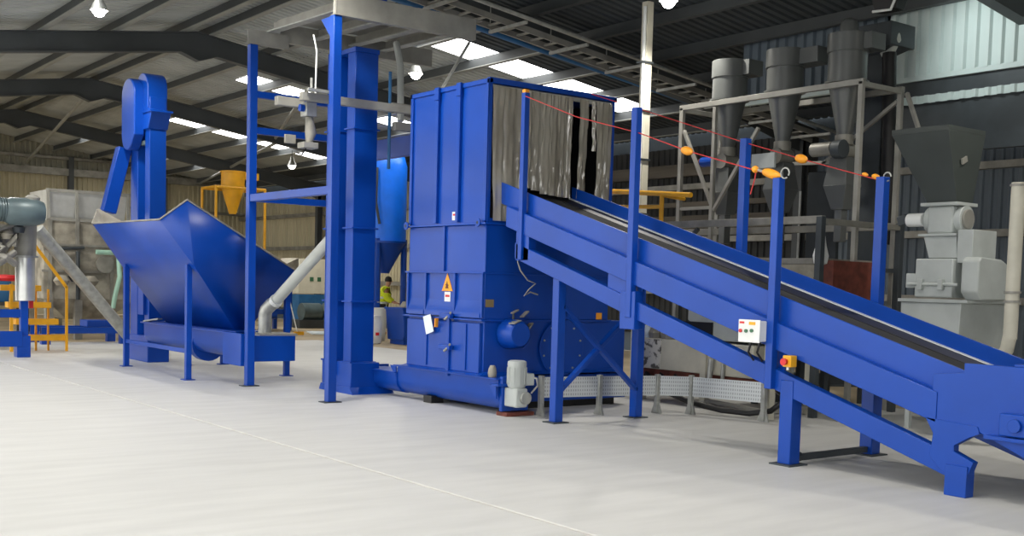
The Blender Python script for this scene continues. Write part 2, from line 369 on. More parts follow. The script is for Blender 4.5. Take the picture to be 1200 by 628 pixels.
# legs and bracing
def leg(x, y, top, s):
    l = B(x-s/2, x+s/2, y-s/2, y+s/2, .012, top).build('leg', 'blue', cv, .008)
    B(x-s/2-.06, x+s/2+.06, y-s/2-.05, y+s/2+.05, 0, .014).build('base_plate', 'dark_steel', l)
leg(8.66, 10.55, zb(10.55)-.19, .12); leg(9.98, 10.55, zb(10.55)-.19, .12)
leg(8.66, 9.22, .0+zb(9.22)-.19, .001) if False else None
leg(8.645, 6.99, zb(6.99)-.05, .15); leg(9.985, 7.03, zb(7.03)-.05, .15)
for p, q in (((8.69, 10.57, .36), (9.95, 10.57, 1.42)), ((9.95, 10.53, .36), (8.69, 10.53, 1.42))):
    MB().bar(p, q, .05, .08, (0, 1, 0)).build('cross_brace', 'blue', cv, .004)
MB().bar((8.7, 6.99, .06), (9.95, 7.03, .06), .06, .06).build('floor_brace', 'dark_steel', cv, .004)
T([(8.74, 6.99, .07), (8.80, 6.99, .07)], .05, 10).build('brace_clamp', 'dark_steel', cv)
# guide posts for the emergency rope
for x, y, z0, z1, s in ((8.58, 11.22, 1.97, 4.02, .075), (8.57, 9.2, 1.33, 3.62, .085), (8.56, 7.18, .72, 2.74, .085), (10.05, 8.94, 1.6, 3.41, .095), (10.06, 7.08, 1.1, 2.86, .1)):
    MB().box(x-s/2, x+s/2, y-s/2, y+s/2, z0, z1).build('rope_post', 'blue', cv, .006)
B(8.55, 8.61, 11.19, 11.25, 4.02, 4.06).build('post_cap', 'orange', cv)
B(8.54, 8.68, 9.1, 9.34, 1.2, 1.62).build('splice_bracket', 'blue', cv, .006)

rp = tag(T([(8.55, 11.18, 3.97), (8.56, 10.2, 3.62), (8.56, 9.14, 3.34), (8.55, 8.4, 3.09), (8.55, 7.36, 2.8)], .0055, 6).build('pull_rope', 'rope'), 'thin red pull cord strung along the near posts of the conveyor', 'rope')
rf = tag(T([(10.06, 11.7, 4.24), (10.06, 10.5, 3.86), (10.05, 9.0, 3.38), (10.05, 8.1, 3.11), (10.06, 7.16, 2.84)], .0055, 6).build('pull_rope', 'rope'), 'thin red pull cord strung along the far posts of the conveyor', 'rope')
def oval(c, L_, r, d, name, parent=None):
    d = Vector(d).normalized(); c = Vector(c); pts = []; rs = []
    for i in range(9):
        t = -1+2*i/8; pts.append(c+d*L_*t/2); rs.append(max(.004, r*math.sqrt(max(0, 1-t*t))))
    return MB().tube(pts, rs, 12).build(name, 'orange', parent)
dr = (0, 1, .29)
tag(oval((8.55, 8.4, 3.09), .17, .045, dr, 'rope_float'), 'orange oval float threaded on the near red cord', 'rope float')
tag(oval((10.05, 8.13, 3.12), .17, .05, dr, 'rope_float'), 'orange oval float threaded on the far red cord', 'rope float')
sw = thing('rope_switch', (8.55, 7.3, 2.74), 'orange cord-end switch on top of the nearest short post, with hook', 'switch')
oval((8.55, 7.27, 2.785), .24, .045, dr, 'switch_body', sw); oval((8.55, 7.47, 2.84), .07, .035, dr, 'cord_grip', sw)
T([(8.55, 7.10+.05*math.cos(a), 2.78+.05*math.sin(a)) for a in [i*PI/6 for i in range(-4, 8)]], .008, 6).build('hook', 'galv', sw)
T([(8.55, 7.46, 2.83), (8.55, 7.47, 2.75), (8.55, 7.5, 2.66), (8.55, 7.52, 2.6)], .006, 6).build('cord_tail', 'rope', sw)
T([(8.55, 7.36, 2.81), (8.55, 7.43, 2.83)], .014, 8).build('shackle', 'galv', sw)
sw2 = thing('rope_switch', (10.06, 7.2, 2.84), 'small orange cord tensioner at the far right post top', 'switch')
oval((10.06, 7.17, 2.87), .1, .028, dr, 'switch_body', sw2); oval((10.06, 7.3, 2.9), .08, .02, dr, 'cord_grip', sw2)
T([(10.06, 7.03+.045*math.cos(a), 2.86+.045*math.sin(a)) for a in [i*PI/6 for i in range(-4, 7)]], .008, 6).build('hook', 'galv', sw2)

# control box and emergency stop
cb = thing('control_box', (8.5, 7.34, 1.16), 'white push-button control box hung on the conveyor post', 'control box')
B(8.42, 8.53, 7.22, 7.48, 1.17, 1.37).build('enclosure', 'white', cb, .012)
B(8.415, 8.43, 7.215, 7.485, 1.16, 1.38).build('front_cover', 'white', cb, .006)
for y, z, m in ((7.45, 1.27, 'red'), (7.38, 1.27, 'green_button'), (7.31, 1.275, 'green_button')):
    T([(8.40, y, z), (8.42, y, z)], .018, 12).build('push_button', m, cb)
B(8.412, 8.416, 7.27, 7.35, 1.33, 1.36).build('yellow_label', 'yellow', cb); B(8.412, 8.416, 7.41, 7.47, 1.34, 1.36).build('red_label', 'red', cb)
for y in (7.38, 7.27):
    T([(8.48, y, 1.18), (8.48, y, 1.13), (8.49, y+.03, 1.06), (8.56, y+.02, .98)], .011, 8).build('cable', 'black', cb)
    T([(8.48, y, 1.13), (8.48, y, 1.17)], .017, 8).build('cable_gland', 'black', cb)
es = thing('emergency_stop', (8.55, 6.95, 1.0), 'yellow emergency stop with red mushroom button on conveyor side', 'emergency stop')
B(8.47, 8.56, 6.87, 6.97, .95, 1.06).build('stop_box', 'yellow', es, .008)
T([(8.43, 6.93, 1.0), (8.47, 6.93, 1.0)], [.035, .028], 14).build('mushroom_button', 'red', es)
T([(8.52, 6.94, .92), (8.52, 6.94, .955)], .015, 8).build('cable_gland', 'white', es)
tag(T([(8.6, 7.16, .74), (8.6, 7.13, .68), (8.61, 7.05, .64), (8.62, 6.98, .68), (8.62, 6.95, .80)], .008, 6).build('loop_cable', 'black'), 'thin black cable loop below the nearest conveyor post', 'cable')

# ================================================================== SHREDDER BIN
X0, X1, Y0, Y1 = 8.45, 10.58, 11.81, 13.65
sb = thing('shredder_bin', (9.5, 12.7, 0), 'tall blue steel shredder bin with ribbed sides behind the conveyor', 'shredder')
# top section: side walls, open towards the conveyor
B(X0, X0+.03, Y0, Y1, 2.43, 4.25).build('side_panel', 'blue', sb, .004)
B(X1-.03, X1, Y0, Y1, 2.43, 4.25).build('side_panel', 'blue', sb, .004)
B(X0, X1, Y1-.03, Y1, 2.43, 4.25).build('back_panel', 'blue', sb, .004)
B(X0+.03, X1-.03, Y0+.03, Y1-.03, 2.40, 2.43).build('chute_floor', 'dark_steel', sb)
for x in (X0, X1-.05): B(x, x+.05, Y0-.01, Y0+.04, 2.43, 4.25).build('corner_post', 'blue', sb, .006)
for x in (X0-.02, X1-.04): B(x, x+.06, Y0-.03, Y1+.02, 4.2, 4.26).build('rim', 'blue', sb, .006)
B(X0-.02, X1+.02, Y0-.03, Y0+.03, 4.2, 4.27).build('rim', 'blue', sb, .006); B(X0-.02, X1+.02, Y1-.03, Y1+.02, 4.2, 4.26).build('rim', 'blue', sb, .006)
for y in (12.95, 12.43): 
    B(X0-.045, X0, y-.03, y+.03, 2.46, 4.2).build('rib', 'blue', sb, .006)
    B(X0-.06, X0-.02, y-.05, y+.05, 4.1, 4.27).build('lifting_bracket', 'blue', sb, .006)
for y in (Y0+.02, Y1-.03): B(X0-.025, X0, y-.03, y+.03, 2.46, 4.2).build('rib', 'blue', sb, .005)
B(X0+.03, X1-.03, Y0+.03, Y1-.03, 4.2, 4.22).build('top_cover', 'blue', sb)  # unseen lid, added to keep roof light out of the bin
B(X0+.04, X1-.04, Y1-.06, Y1-.035, 2.44, 4.19).build('shade_lining', 'black', sb); B(X1-.06, X1-.035, Y0+.06, Y1-.07, 2.44, 4.19).build('shade_lining', 'black', sb); B(X0+.035, X0+.06, Y0+.06, Y1-.07, 2.44, 4.19).build('shade_lining', 'black', sb)  # black sheets paint in the darkness of the unlit bin interior
# flanges
for z, e in ((2.43, .05), (1.8, .04), (1.19, .05)):
    B(X0-e, X1+e, Y0-(e if z > 2 else .02), Y1+e, z-.012, z+.012).build('flange', 'blue', sb, .003)
for y in (Y1-.0, Y0+.1):
    lg = MB().tube([(X0-.07, y, 2.44), (X0-.05, y, 2.44)], .055, 16).build('lifting_lug', 'blue', sb, .003)
    T([(X0-.073, y, 2.44), (X0-.047, y, 2.44)], .02, 10).build('lug_hole', 'dark_steel', lg)
# middle body
B(X0, X1, Y0, Y1, 1.2, 2.42).build('middle_body', 'blue', sb, .012)
B(X0-.03, X0, 12.72, 12.76, 1.82, 2.42).build('rib', 'blue', sb, .004)
for y in (Y0+.02, 13.17, 12.46, Y1-.02): B(X0-.035, X0, y-.02, y+.02, 1.22, 1.79).build('rib', 'blue', sb, .004)
for ya, yb in ((11.85, 12.44), (12.48, 13.15), (13.19, 13.61)):     # curved pocket bottoms
    pr = [(X0-.002, 1.22), (X0-.045, 1.22), (X0-.045, 1.26), (X0-.03, 1.30), (X0-.015, 1.36), (X0-.002, 1.44)]
    MB().prism(pr, 'y', ya, yb).build('pocket_ledge', 'blue', sb)
# lower body and doors
B(X0+.02, X1+.35, Y0+.02, Y1, .47, 1.19).build('lower_body', 'blue', sb, .012)
for ya, yb in ((11.86, 12.52), (12.58, 13.62)):
    d = B(X0-.03, X0+.02, ya, yb, .50, 1.15).build('door', 'blue', sb, .008)
    for k in ((.45,) if yb < 12.6 else (.5,)):
        y = ya+(yb-ya)*k; B(X0-.05, X0-.03, y-.018, y+.018, .53, 1.13).build('door_rib', 'blue', d, .004)
B(X0-.06, X0-.02, 12.52, 12.58, .42, 1.22).build('door_bar', 'blue', sb, .005)
for z in (1.22, .80):
    h = B(X0-.12, X0-.05, 12.42, 12.68, z-.03, z+.035).build('door_latch', 'blue', sb, .01)
    T([(X0-.15, 12.50, z-.05), (X0-.09, 12.46, z+.02), (X0-.12, 12.40, z+.05)], .016, 8).build('latch_handle', 'galv_dull', h)
MB().frust((X0-.08, X1+.3, Y0-.05, Y1+.05), .478, (X0+.02, X1+.2, Y0+.0, Y1), .52).build('base_skirt', 'blue', sb)
B(X0+.5, X1+.42, Y0+.05, Y1-.05, .1, .45).build('base_frame', 'blue', sb, .008)
B(X0+.6, X1+.3, Y0+.15, Y1-.2, .0, .1).build('base_skid', 'black', sb)
B(X0-.0, X0+.2, 13.0, 13.2, 0, .1).build('foot_pad', 'black', sb)
# rotor bearing housing on the front face
bh = MB().tube([(8.86, Y0-.26, 1.02), (8.86, Y0-.22, 1.02), (8.86, Y0, 1.02)], [.15, .18, .20], 28).build('bearing_housing', 'blue', sb, .006)
T([(8.98, Y0-.2, .90), (8.98, Y0-.1, .90)], .06, 12).build('grease_cap', 'blue', bh)
MB().bar((8.72, Y0-.24, 1.16), (8.86, Y0-.20, 1.2), .1, .012).build('housing_cover', 'galv_dull', bh)
for (x, z, r) in ((8.86, 1.30, .0), (9.02, 1.27, .5), (9.09, 1.10, 1.0)):
    MB().bar((x-.05, Y0-.12, z-.01-.04*r), (x+.06, Y0-.10, z+.03+.03*r), .02, .05+.04*r, (0, 1, 0)).build('housing_tab', 'liner', bh, .004)
T([(8.85, Y0-.1, 1.2), (8.85, Y0-.1, 1.3)], .015, 8).build('tab_bolt', 'dark_steel', bh)
# inspection cover with bolts
ic = T([(9.75, Y0+.0, .82), (9.75, Y0-.02, .82)], .38, 32).build('inspection_cover', 'blue', sb, .004)
for k in range(10):
    a = k*2*PI/10+.3
    T([(9.75+.33*math.cos(a), Y0-.035, .82+.33*math.sin(a)), (9.75+.33*math.cos(a), Y0-.018, .82+.33*math.sin(a))], .014, 6).build('bolt', 'galv', ic)
B(8.47, 8.60, Y0-.005, Y0, 1.36, 1.46).build('rating_plate', 'brass', sb); B(10.36, 10.46, Y0-.01, Y0, 1.21, 1.30).build('small_plate', 'orange', sb)
# stickers on the ribbed side
xs = X0-.004
ws = MB().prism([(12.66-.13, 1.55), (12.66+.13, 1.55), (12.66, 1.79)], 'x', xs-.004, xs+.002).build('warning_triangle', 'orange', sb)
for i, (pl, m) in enumerate(([[(12.66-.085, 1.565), (12.66+.085, 1.565), (12.66, 1.735)], 'yellow'],)):
    MB().prism(pl, 'x', xs-.006, xs-.003).build('triangle_field', m, ws)
MB().prism([(12.62, 1.585), (12.70, 1.585), (12.685, 1.62), (12.70, 1.64), (12.675, 1.645), (12.66, 1.69), (12.648, 1.645), (12.62, 1.63), (12.636, 1.61)], 'x', xs-.008, xs-.005).build('hazard_symbol', 'rust', ws)
st = B(xs-.004, xs+.002, 12.58, 12.72, 1.41, 1.54).build('notice_sticker', 'white', sb); B(xs-.006, xs-.003, 12.6, 12.7, 1.47, 1.50).build('printed_lines', 'red', st)
st = B(xs-.004, xs+.002, 12.48, 12.58, 2.49, 2.60).build('notice_sticker', 'white', sb); B(xs-.006, xs-.003, 12.5, 12.56, 2.55, 2.575).build('printed_lines', 'red', st)
tg = thing('paper_tag', (8.36, 12.96, 1.2), 'white paper tag hanging askew from the bin door latch', 'tag')
MB().prism([(13.11, 1.19), (12.93, 1.23), (12.84, 1.0), (13.02, .95)], 'x', 8.355, 8.362).build('card', 'paper', tg)
T([(8.36, 12.98, 1.19), (8.38, 12.9, 1.21), (8.4, 12.68, 1.22)], .006, 6).build('tie', 'black', tg)
MB().bar((8.37, 12.79, 1.18), (8.37, 12.8, 1.06), .02, .05).build('padlock_tag', 'orange', tg)
# hanging loose wires by the first rope post
tag(T([(8.62, 11.3, 2.1), (8.6, 11.32, 1.95), (8.63, 11.3, 1.84), (8.75, 11.3, 1.72), (8.88, 11.3, 1.68), (8.78, 11.31, 1.6), (8.70, 11.3, 1.52), (8.80, 11.3, 1.57), (8.92, 11.3, 1.54)], .01, 6).build('loose_wire', 'galv_dull'), 'loose grey wires dangling under the first conveyor post', 'wire')
tag(T([(8.45, 12.9, 4.26), (9.35, 13.6, 5.1)], .022, 8).build('tie_rod', 'galv'), 'thin slanted steel tie rod from bin rim to platform', 'rod')

# strip curtain
sc = thing('strip_curtain', (9.5, 11.79, 4.2), 'clear brownish plastic strip curtain hanging in the bin opening', 'curtain')
B(X0+.05, X1-.05, Y0-.0, Y0+.03, 4.13, 4.19).build('hanging_rail', 'galv', sc, .003)
def strip(xa, xb, zbm, yo, seed):
    rnd = random.Random(seed); mb = MB(); n = 9; m_ = 22; vs_ = []
    ph = rnd.uniform(0, 6); dx = rnd.uniform(-.025, .025); amp = rnd.uniform(.01, .03); bow = rnd.uniform(.012, .03); tw = rnd.uniform(-.05, .05)
    for j in range(m_):
        t = j/(m_-1); z = 4.17+(zbm-4.17)*t
        for i in range(n):
            s = i/(n-1)
            vs_.append((xa+(xb-xa)*s+dx*t, Y0-.012-yo-bow*(.3+.7*t)*math.sin(s*PI)+amp*t*math.sin(ph+4*t)+tw*t*(s-.5)+.007*math.sin(t*19+ph+s*3)*math.sin(s*9+ph)+.006*math.sin(s*14+ph+t*3), z))
    mb.add(vs_, [(j*n+i, j*n+i+1, (j+1)*n+i+1, (j+1)*n+i) for j in range(m_-1) for i in range(n-1)])
    mb.build('curtain_strip', 'pvc_strip', sc)
xs_ = [(8.51, 8.72, 2.47), (8.68, 8.88, 2.47), (8.84, 9.04, 2.72), (9.0, 9.18, 2.92), (9.13, 9.33, 2.9), (9.29, 9.47, 2.86), (9.43, 9.6, 2.85), (9.57, 9.72, 2.84), (9.73, 9.83, 2.84), (9.94, 10.1, 2.84), (10.16, 10.22, 3.5), (10.24, 10.40, 2.84), (10.37, 10.53, 2.84)]
for i, (a, b, z) in enumerate(xs_): strip(a, b, z, .006*(i % 2), i*13+1)
B(8.5, 8.95, Y0-.01, Y0+.03, 2.43, 2.5).build('bottom_rail', 'blue', sb)

# discharge screw trough under the bin, to the centre elevator
tr = thing('screw_trough', (8.5, 13.0, 0), 'low blue screw conveyor trough along the foot of the bin', 'screw conveyor')
up = [(8.42, .46), (8.42, .26)]+[(8.66-.24*math.cos(a), .26-.2*math.sin(a)) for a in [i*PI/8 for i in range(1, 8)]]+[(8.9, .26), (8.9, .46)]
MB().prism(up, 'y', 11.42, 13.85).build('trough_body', 'blue', tr)
B(8.37, 8.95, 11.40, 13.9, .455, .475).build('trough_flange', 'blue', tr, .004)
up2 = [(8.40, .36), (8.40, .22)]+[(8.60-.2*math.cos(a), .24-.18*math.sin(a)) for a in [i*PI/8 for i in range(1, 8)]]+[(8.8, .22), (8.8, .36)]
MB().prism(up2, 'y', 13.85, 14.95).build('trough_extension', 'blue', tr); B(8.37, 8.83, 13.86, 14.92, .355, .372).build('extension_cover', 'blue', tr, .004)
MB().prism([(13.86, .46), (14.02, .46), (13.86, .30)], 'x', 8.39, 8.41).build('corner_gusset', 'blue', tr)
B(8.36, 8.90, 14.9, 14.96, .04, .40).build('end_flange', 'blue', tr, .004)
B(8.44, 8.86, 11.36, 11.42, .06, .5).build('end_plate', 'blue', tr, .006)
B(8.35, 8.96, 11.33, 11.47, .38, .41).build('end_ledge', 'blue', tr, .004)
MB().prism([(11.4, .39), (11.56, .39), (11.4, .22)], 'x', 8.37, 8.40).build('end_gusset', 'blue', tr)
B(8.46, 8.9, 11.28, 11.5, .0, .05).build('end_foot', 'rust', tr, .004)
gm = thing('gear_motor', (8.58, 11.22, .12), 'pale grey upright gear motor on the end of the screw trough', 'motor')
MB().lathe((8.56, 11.22, 0), [(.0, .72), (.09, .715), (.118, .70), (.122, .66), (.118, .645), (.118, .40), (.09, .36)][::-1], 24).build('motor_body', 'mill_grey', gm)
for k in range(10):
    a = k*2*PI/10; MB().bar((8.56+.117*math.cos(a), 11.22+.117*math.sin(a), .42), (8.56+.117*math.cos(a), 11.22+.117*math.sin(a), .63), .012, .02, (math.cos(a), math.sin(a), 0)).build('cooling_fin', 'mill_grey', gm)
B(8.47, 8.65, 11.1, 11.36, .13, .37).build('gearbox', 'mill_grey', gm, .02)
B(8.66, 8.78, 11.14, 11.28, .40, .55).build('terminal_box', 'mill_grey', gm, .01)
T([(8.60, 11.06, .25), (8.60, 11.12, .25)], .08, 16).build('output_flange', 'galv', gm, .004)
T([(8.78, 11.2, .5), (8.86, 11.2, .48), (8.92, 11.25, .38), (8.90, 11.35, .28)], .012, 8).build('motor_cable', 'white', gm)
tag(MB().lathe((8.47, 11.62, .475), [(.05, 0), (.06, .05), (.05, .11), (.03, .15)], 12).build('cloth_lump', 'liner'), 'crumpled beige rag on the trough ledge by the motor', 'rag')

# low galvanised guard along the floor
gp = [(8.9, 11.15), (9.75, 11.0), (10.6, 10.8), (10.95, 10.52), (11.22, 9.5)]
gd = thing('floor_guard', (10.2, 10.8, 0), 'low galvanised perforated guard panels on posts behind conveyor legs', 'guard')
for (a, b) in zip(gp[:-1], gp[1:]):
    MB().bar((a[0], a[1], .37), (b[0], b[1], .37), .02, .26).build('guard_panel', 'perforated', gd)
for (x, y) in gp:
    p = B(x-.03, x+.03, y-.03, y+.03, 0.01, .52).build('guard_post', 'galv', gd, .004)
    MB().prism([(y-.09, .0), (y+.09, .0), (y+.03, .17), (y-.03, .17)], 'x', x-.012, x+.012).build('foot_gusset', 'galv', p)
tag(T([(10.9, 11.6, .42), (10.97, 11.2, .3), (11.1, 10.7, .14), (11.2, 10.2, .075), (11.3, 9.8, .07), (11.36, 9.5, .13), (11.42, 9.3, .3), (11.45, 9.2, .6)], .038, 10).build('rubber_hose', 'black'), 'thick black rubber hose sagging behind the low guard', 'hose')

# ================================================================== GANTRY + PLATFORM + CENTRE ELEVATOR
ga = thing('support_gantry', (7.6, 15, 0), 'tall open blue gantry of square posts and crossbeams left of centre elevator', 'frame')
for (x, y) in ((7.2, 16.2), (7.24, 13.65), (9.05, 16.2)):
    p = B(x-.06, x+.06, y-.06, y+.06, .012, 5.15).build('post', 'blue', ga, .006); B(x-.13, x+.13, y-.09, y+.09, 0, .014).build('base_plate', 'dark_steel', p)
MB().bar((7.2, 16.14, 2.86), (7.24, 13.71, 2.86), .1, .11).build('crossbeam', 'blue', ga, .005)
for z in (4.42, 3.88, 2.86): MB().bar((7.26, 16.2, z), (8.99, 16.2, z), .09, .1).build('crossbeam', 'blue', ga, .005)
MB().bar((9.05, 16.14, 3.7), (9.05, 13.75, 3.7), .1, .3).build('crossbeam', 'blue', ga, .005)
MB().prism([(5.15, 7.0), (5.15, 7.0)], 'x', 0, .001) if False else None
MB().prism([(13.7, 5.15), (14.0, 5.15), (13.7, 4.85)], 'x', 7.2, 7.28).build('knee_plate', 'blue', ga)

pf = thing('platform_beams', (8.4, 14.9, 5.15), 'galvanised channel beams and panels laid across the top of the blue gantry', 'platform')
def channel(x0, x1, y, z0, z1, name):
    mb = B(x0, x1, y-.005, y+.005, z0, z1); mb.box(x0, x1, y, y+.09, z0, z0+.01); mb.box(x0, x1, y, y+.09, z1-.01, z1); return mb.build(name, 'galv_dull', pf)
channel(7.62, 10.36, 16.15, 5.25, 5.52, 'channel_beam'); channel(7.08, 7.75, 16.12, 5.15, 5.36, 'channel_beam')
channel(7.18, 9.45, 13.58, 5.15, 5.44, 'channel_beam')
for x in (7.45, 8.2, 8.85, 9.4): MB().bar((x, 13.68, 5.29), (x, 16.13, 5.36), .14, .02).build('cross_flange', 'galv', pf, .003); MB().bar((x+.06, 13.68, 5.37), (x+.06, 16.13, 5.44), .012, .15).build('cross_web', 'galv_dull', pf)
MB().bar((9.1, 13.7, 5.47), (9.1, 16.1, 5.54), 1.1, .02).build('deck_plate', 'galv_dull', pf); MB().bar((8.0, 13.7, 5.47), (8.0, 16.1, 5.54), .9, .02).build('deck_plate', 'galv_dull', pf)
T([(7.2, 13.6, 5.15), (7.2, 13.6, 5.95)], .03, 8).build('stub_pipe', 'galv_dull', pf)

ra = thing('slide_rail', (7.7, 14.1, 4.1), 'galvanised rail with pneumatic slide gate crossing in front of the centre elevator', 'slide gate')
B(6.95, 8.9, 14.02, 14.12, 4.06, 4.17).build('rail', 'galv_dull', ra, .004)
B(7.0, 7.35, 13.95, 14.0, 4.18, 4.22).build('rail_cap', 'galv', ra, .003)
B(6.72, 7.12, 14.3, 14.4, 4.0, 4.12).build('actuator_arm', 'galv_dull', ra, .006)
B(7.06, 7.22, 14.12, 14.3, 3.87, 4.06).build('valve_block', 'galv', ra, .01)
T([(7.0, 14.2, 3.98), (7.06, 14.2, 3.98)], .05, 12).build('blue_knob', 'blue', ra)
T([(7.14, 14.2, 3.87), (7.17, 14.2, 3.66), (7.14, 14.2, 3.5)], [.05, .08, .04], 12).build('air_cylinder', 'steel_grey', ra)
B(7.02, 7.24, 14.1, 14.3, 3.44, 3.52).build('cylinder_foot', 'galv_dull', ra, .006)
B(6.84, 7.0, 14.3, 14.34, 3.5, 3.62).build('junction_box', 'steel_grey', ra, .006)
T([(7.16, 14.06, 4.17), (7.17, 14.06, 4.75), (7.12, 14.06, 4.95)], .012, 6).build('air_line', 'white', ra)
T([(7.12, 14.1, 4.17), (7.12, 14.1, 4.38)], .018, 8).build('rail_pin', 'galv', ra)
T([(7.14, 14.2, 3.5), (7.05, 14.22, 3.35), (6.98, 14.25, 3.38)], .012, 6).build('hose_end', 'black', ra)

el = thing('bucket_elevator', (8.27, 14.95, 0), 'twin-trunk blue bucket elevator in the centre rising past the roof platform', 'elevator')
B(8.04, 8.42, 14.55, 14.78, .45, 5.0).build('trunk', 'blue', el, .01); B(8.0, 8.38, 15.05, 15.32, .45, 5.0).build('trunk', 'blue', el, .01)
B(8.02, 8.5, 14.5, 15.4, .06, .46).build('boot', 'blue', el, .012)
MB().prism([(14.4, .0), (15.45, .0), (15.4, .1), (14.5, .1)], 'x', 8.0, 8.7).build('boot_base', 'blue', el)
for z in (.46, 1.35, 2.42, 3.85):
    B(8.01, 8.45, 14.52, 14.81, z-.012, z+.012).build('trunk_flange', 'blue', el, .003); B(7.97, 8.41, 15.02, 15.35, z-.012, z+.012).build('trunk_flange', 'blue', el, .003)
B(8.02, 8.42, 14.52, 15.34, 4.93, 5.0).build('head', 'blue', el, .006)
B(8.06, 8.4, 14.3, 14.8, 5.56, 5.9).build('drive_box', 'blue', el, .01)
B(7.96, 8.03, 14.95, 15.2, .25, .5).build('boot_door', 'blue', el, .006)
tag(T([(8.9, 14.7, 4.05), (9.0, 14.9, 4.9), (9.1, 15.2, 5.3)], .05, 10).build('vent_pipe', 'pvc_grey'), 'grey bent vent pipe behind the centre elevator top', 'pipe')
ctb = thing('cable_tray_bracket', (8.85, 14.6, 3.5), 'galvanised cable box and conduit beside the elevator trunk', 'cable box')
B(8.52, 8.95, 14.3, 14.36, 4.12, 4.24).build('upper_box', 'galv_dull', ctb, .005); B(8.6, 8.95, 14.35, 14.45, 3.86, 3.98).build('lower_box', 'galv_dull', ctb, .005)
T([(8.56, 14.45, 3.3), (8.56, 14.45, 4.7)], .025, 8).build('conduit', 'teal_blue', ctb)

# ================================================================== LEFT FEED HOPPER
fh = thing('feed_hopper', (7.5, 19, 0), 'large blue open-topped feed hopper with slanted sides on legs', 'hopper')
a1, a2 = (6.2, 17.35, 2.52), (6.2, 20.75, 2.55); apR, apL = (6.45, 16.85, 2.82), (6.45, 21.25, 2.84)
fR, fL = (6.74, 17.3, 1.82), (6.74, 20.8, 1.82); bR, bL = (7.5, 17.45, .8), (7.5, 20.6, .8)
b2R, b2L = (7.75, 17.5, .8), (7.75, 20.6, .8); cR, cL = (8.48, 17.3, 1.81), (8.48, 20.9, 1.81)
V_ = [a1, a2, apR, apL, fR, fL, bR, bL, b2R, b2L, cR, cL]
mb = MB().add(V_, [(0, 1, 5, 4), (4, 5, 7, 6), (0, 4, 2), (1, 3, 5), (2, 4, 10), (4, 6, 8, 10), (3, 11, 5), (5, 11, 9, 7), (10, 8, 9, 11)])
bin_ = mb.build('hopper_bin', 'blue', fh)
q = bin_.modifiers.new('solid', 'SOLIDIFY'); q.thickness = .02; q.offset = -1
bin_.data.materials.append(MATS['liner']); q.material_offset = 1; q.material_offset_rim = 1
for p, q_ in ((a1, a2), (a1, apR), (apR, cR), (cR, cL), (cL, apL), (apL, a2)): T([p, q_], .014, 6).build('rim_edge', 'liner', bin_)
for (x, y, h) in ((6.73, 17.5, 1.84), (6.73, 20.5, 1.84), (8.55, 17.72, 1.5), (8.55, 20.45, 1.5)):
    l = B(x-.045, x+.045, y-.045, y+.045, .012, h).build('leg', 'blue', fh, .006); B(x-.09, x+.09, y-.09, y+.09, 0, .014).build('base_plate', 'blue', l)
    if x < 7: MB().bar((x, y, h-.03), (x+.14, y+.04, h-.01), .08, .09).build('leg_cap', 'blue', l, .01)
MB().bar((6.73, 17.5, .46), (6.73, 20.5, .46), .04, .07).build('leg_rail', 'blue', fh, .004)
ut = [(7.3, .80), (7.3, .55)]+[(7.58-.28*math.cos(a), .55-.2*math.sin(a)) for a in [i*PI/8 for i in range(1, 8)]]+[(7.86, .55), (7.86, .80)]
MB().prism(ut, 'y', 16.95, 21.22).build('screw_trough', 'blue', fh); B(7.22, 7.94, 16.95, 21.2, .76, .79).build('trough_flange', 'blue', fh, .004)
T([(7.58, 18.75, .50), (7.58, 18.95, .50)], .3, 24).build('trough_band', 'blue', fh)
B(7.16, 8.04, 16.35, 16.98, .36, .76).build('discharge_box', 'blue', fh, .006); B(7.1, 7.16, 16.3, 17.0, .3, .8).build('box_flange', 'blue', fh, .004)
B(7.45, 8.1, 16.4, 17.0, .755, .79).build('box_lid', 'galv_dull', fh, .004)
MB().bar((7.25, 21.0, .8), (7.35, 20.5, .86), .1, .03).build('flap', 'galv', fh, .006)
sp = thing('discharge_pipe', (7.7, 16.7, .79), 'pale grey elbow and slanted pipe rising from hopper screw to elevator', 'pipe')
T([(7.7, 16.75, .78), (7.7, 16.75, 1.08), (7.71, 16.72, 1.16), (7.76, 16.66, 1.24), (7.8, 16.6, 1.28)], .105, 18).build('elbow', 'galv', sp)
T([(7.78, 16.62, 1.26), (8.16, 15.3, 2.35)], .09, 18).build('straight_pipe', 'pvc_grey', sp)
T([(7.79, 16.59, 1.28), (7.80, 16.54, 1.32)], .105, 18).build('pipe_collar', 'white', sp)

# left bucket elevator
e1 = thing('bucket_elevator', (7.7, 21.9, 0), 'blue bucket elevator with rounded belt guard standing behind the feed hopper', 'elevator')
B(7.42, 7.74, 21.3, 21.55, .3, 5.0).build('trunk', 'blue', e1, .01); B(7.40, 7.72, 21.9, 22.3, .3, 4.9).build('trunk', 'blue', e1, .01)
B(7.38, 7.8, 21.25, 22.4, 0, .5).build('boot', 'blue', e1, .012)
hd = [(21.1, 4.72), (21.28, 4.4), (21.62, 4.4), (21.62, 4.9), (21.95, 5.0)]+[(21.63+.32*math.cos(a), 5.17+.30*math.sin(a)) for a in [i*PI/10 for i in range(0, 11)]]+[(21.31, 4.78)]
MB().prism(hd, 'x', 7.38, 7.76).build('head', 'blue', e1, .012)
B(7.36, 7.8, 21.1, 21.65, 4.70, 4.74).build('head_flange', 'blue', e1, .003)
cap = [(21.93+.36*math.cos(a), 5.08+.3*math.sin(a)) for a in [i*PI/10 for i in range(0, 11)]]+[(21.57, 4.3)]+[(21.97+.30*math.cos(a), 4.28+.25*math.sin(a)) for a in [PI+i*PI/10 for i in range(1, 10)]]+[(22.29, 4.3)]
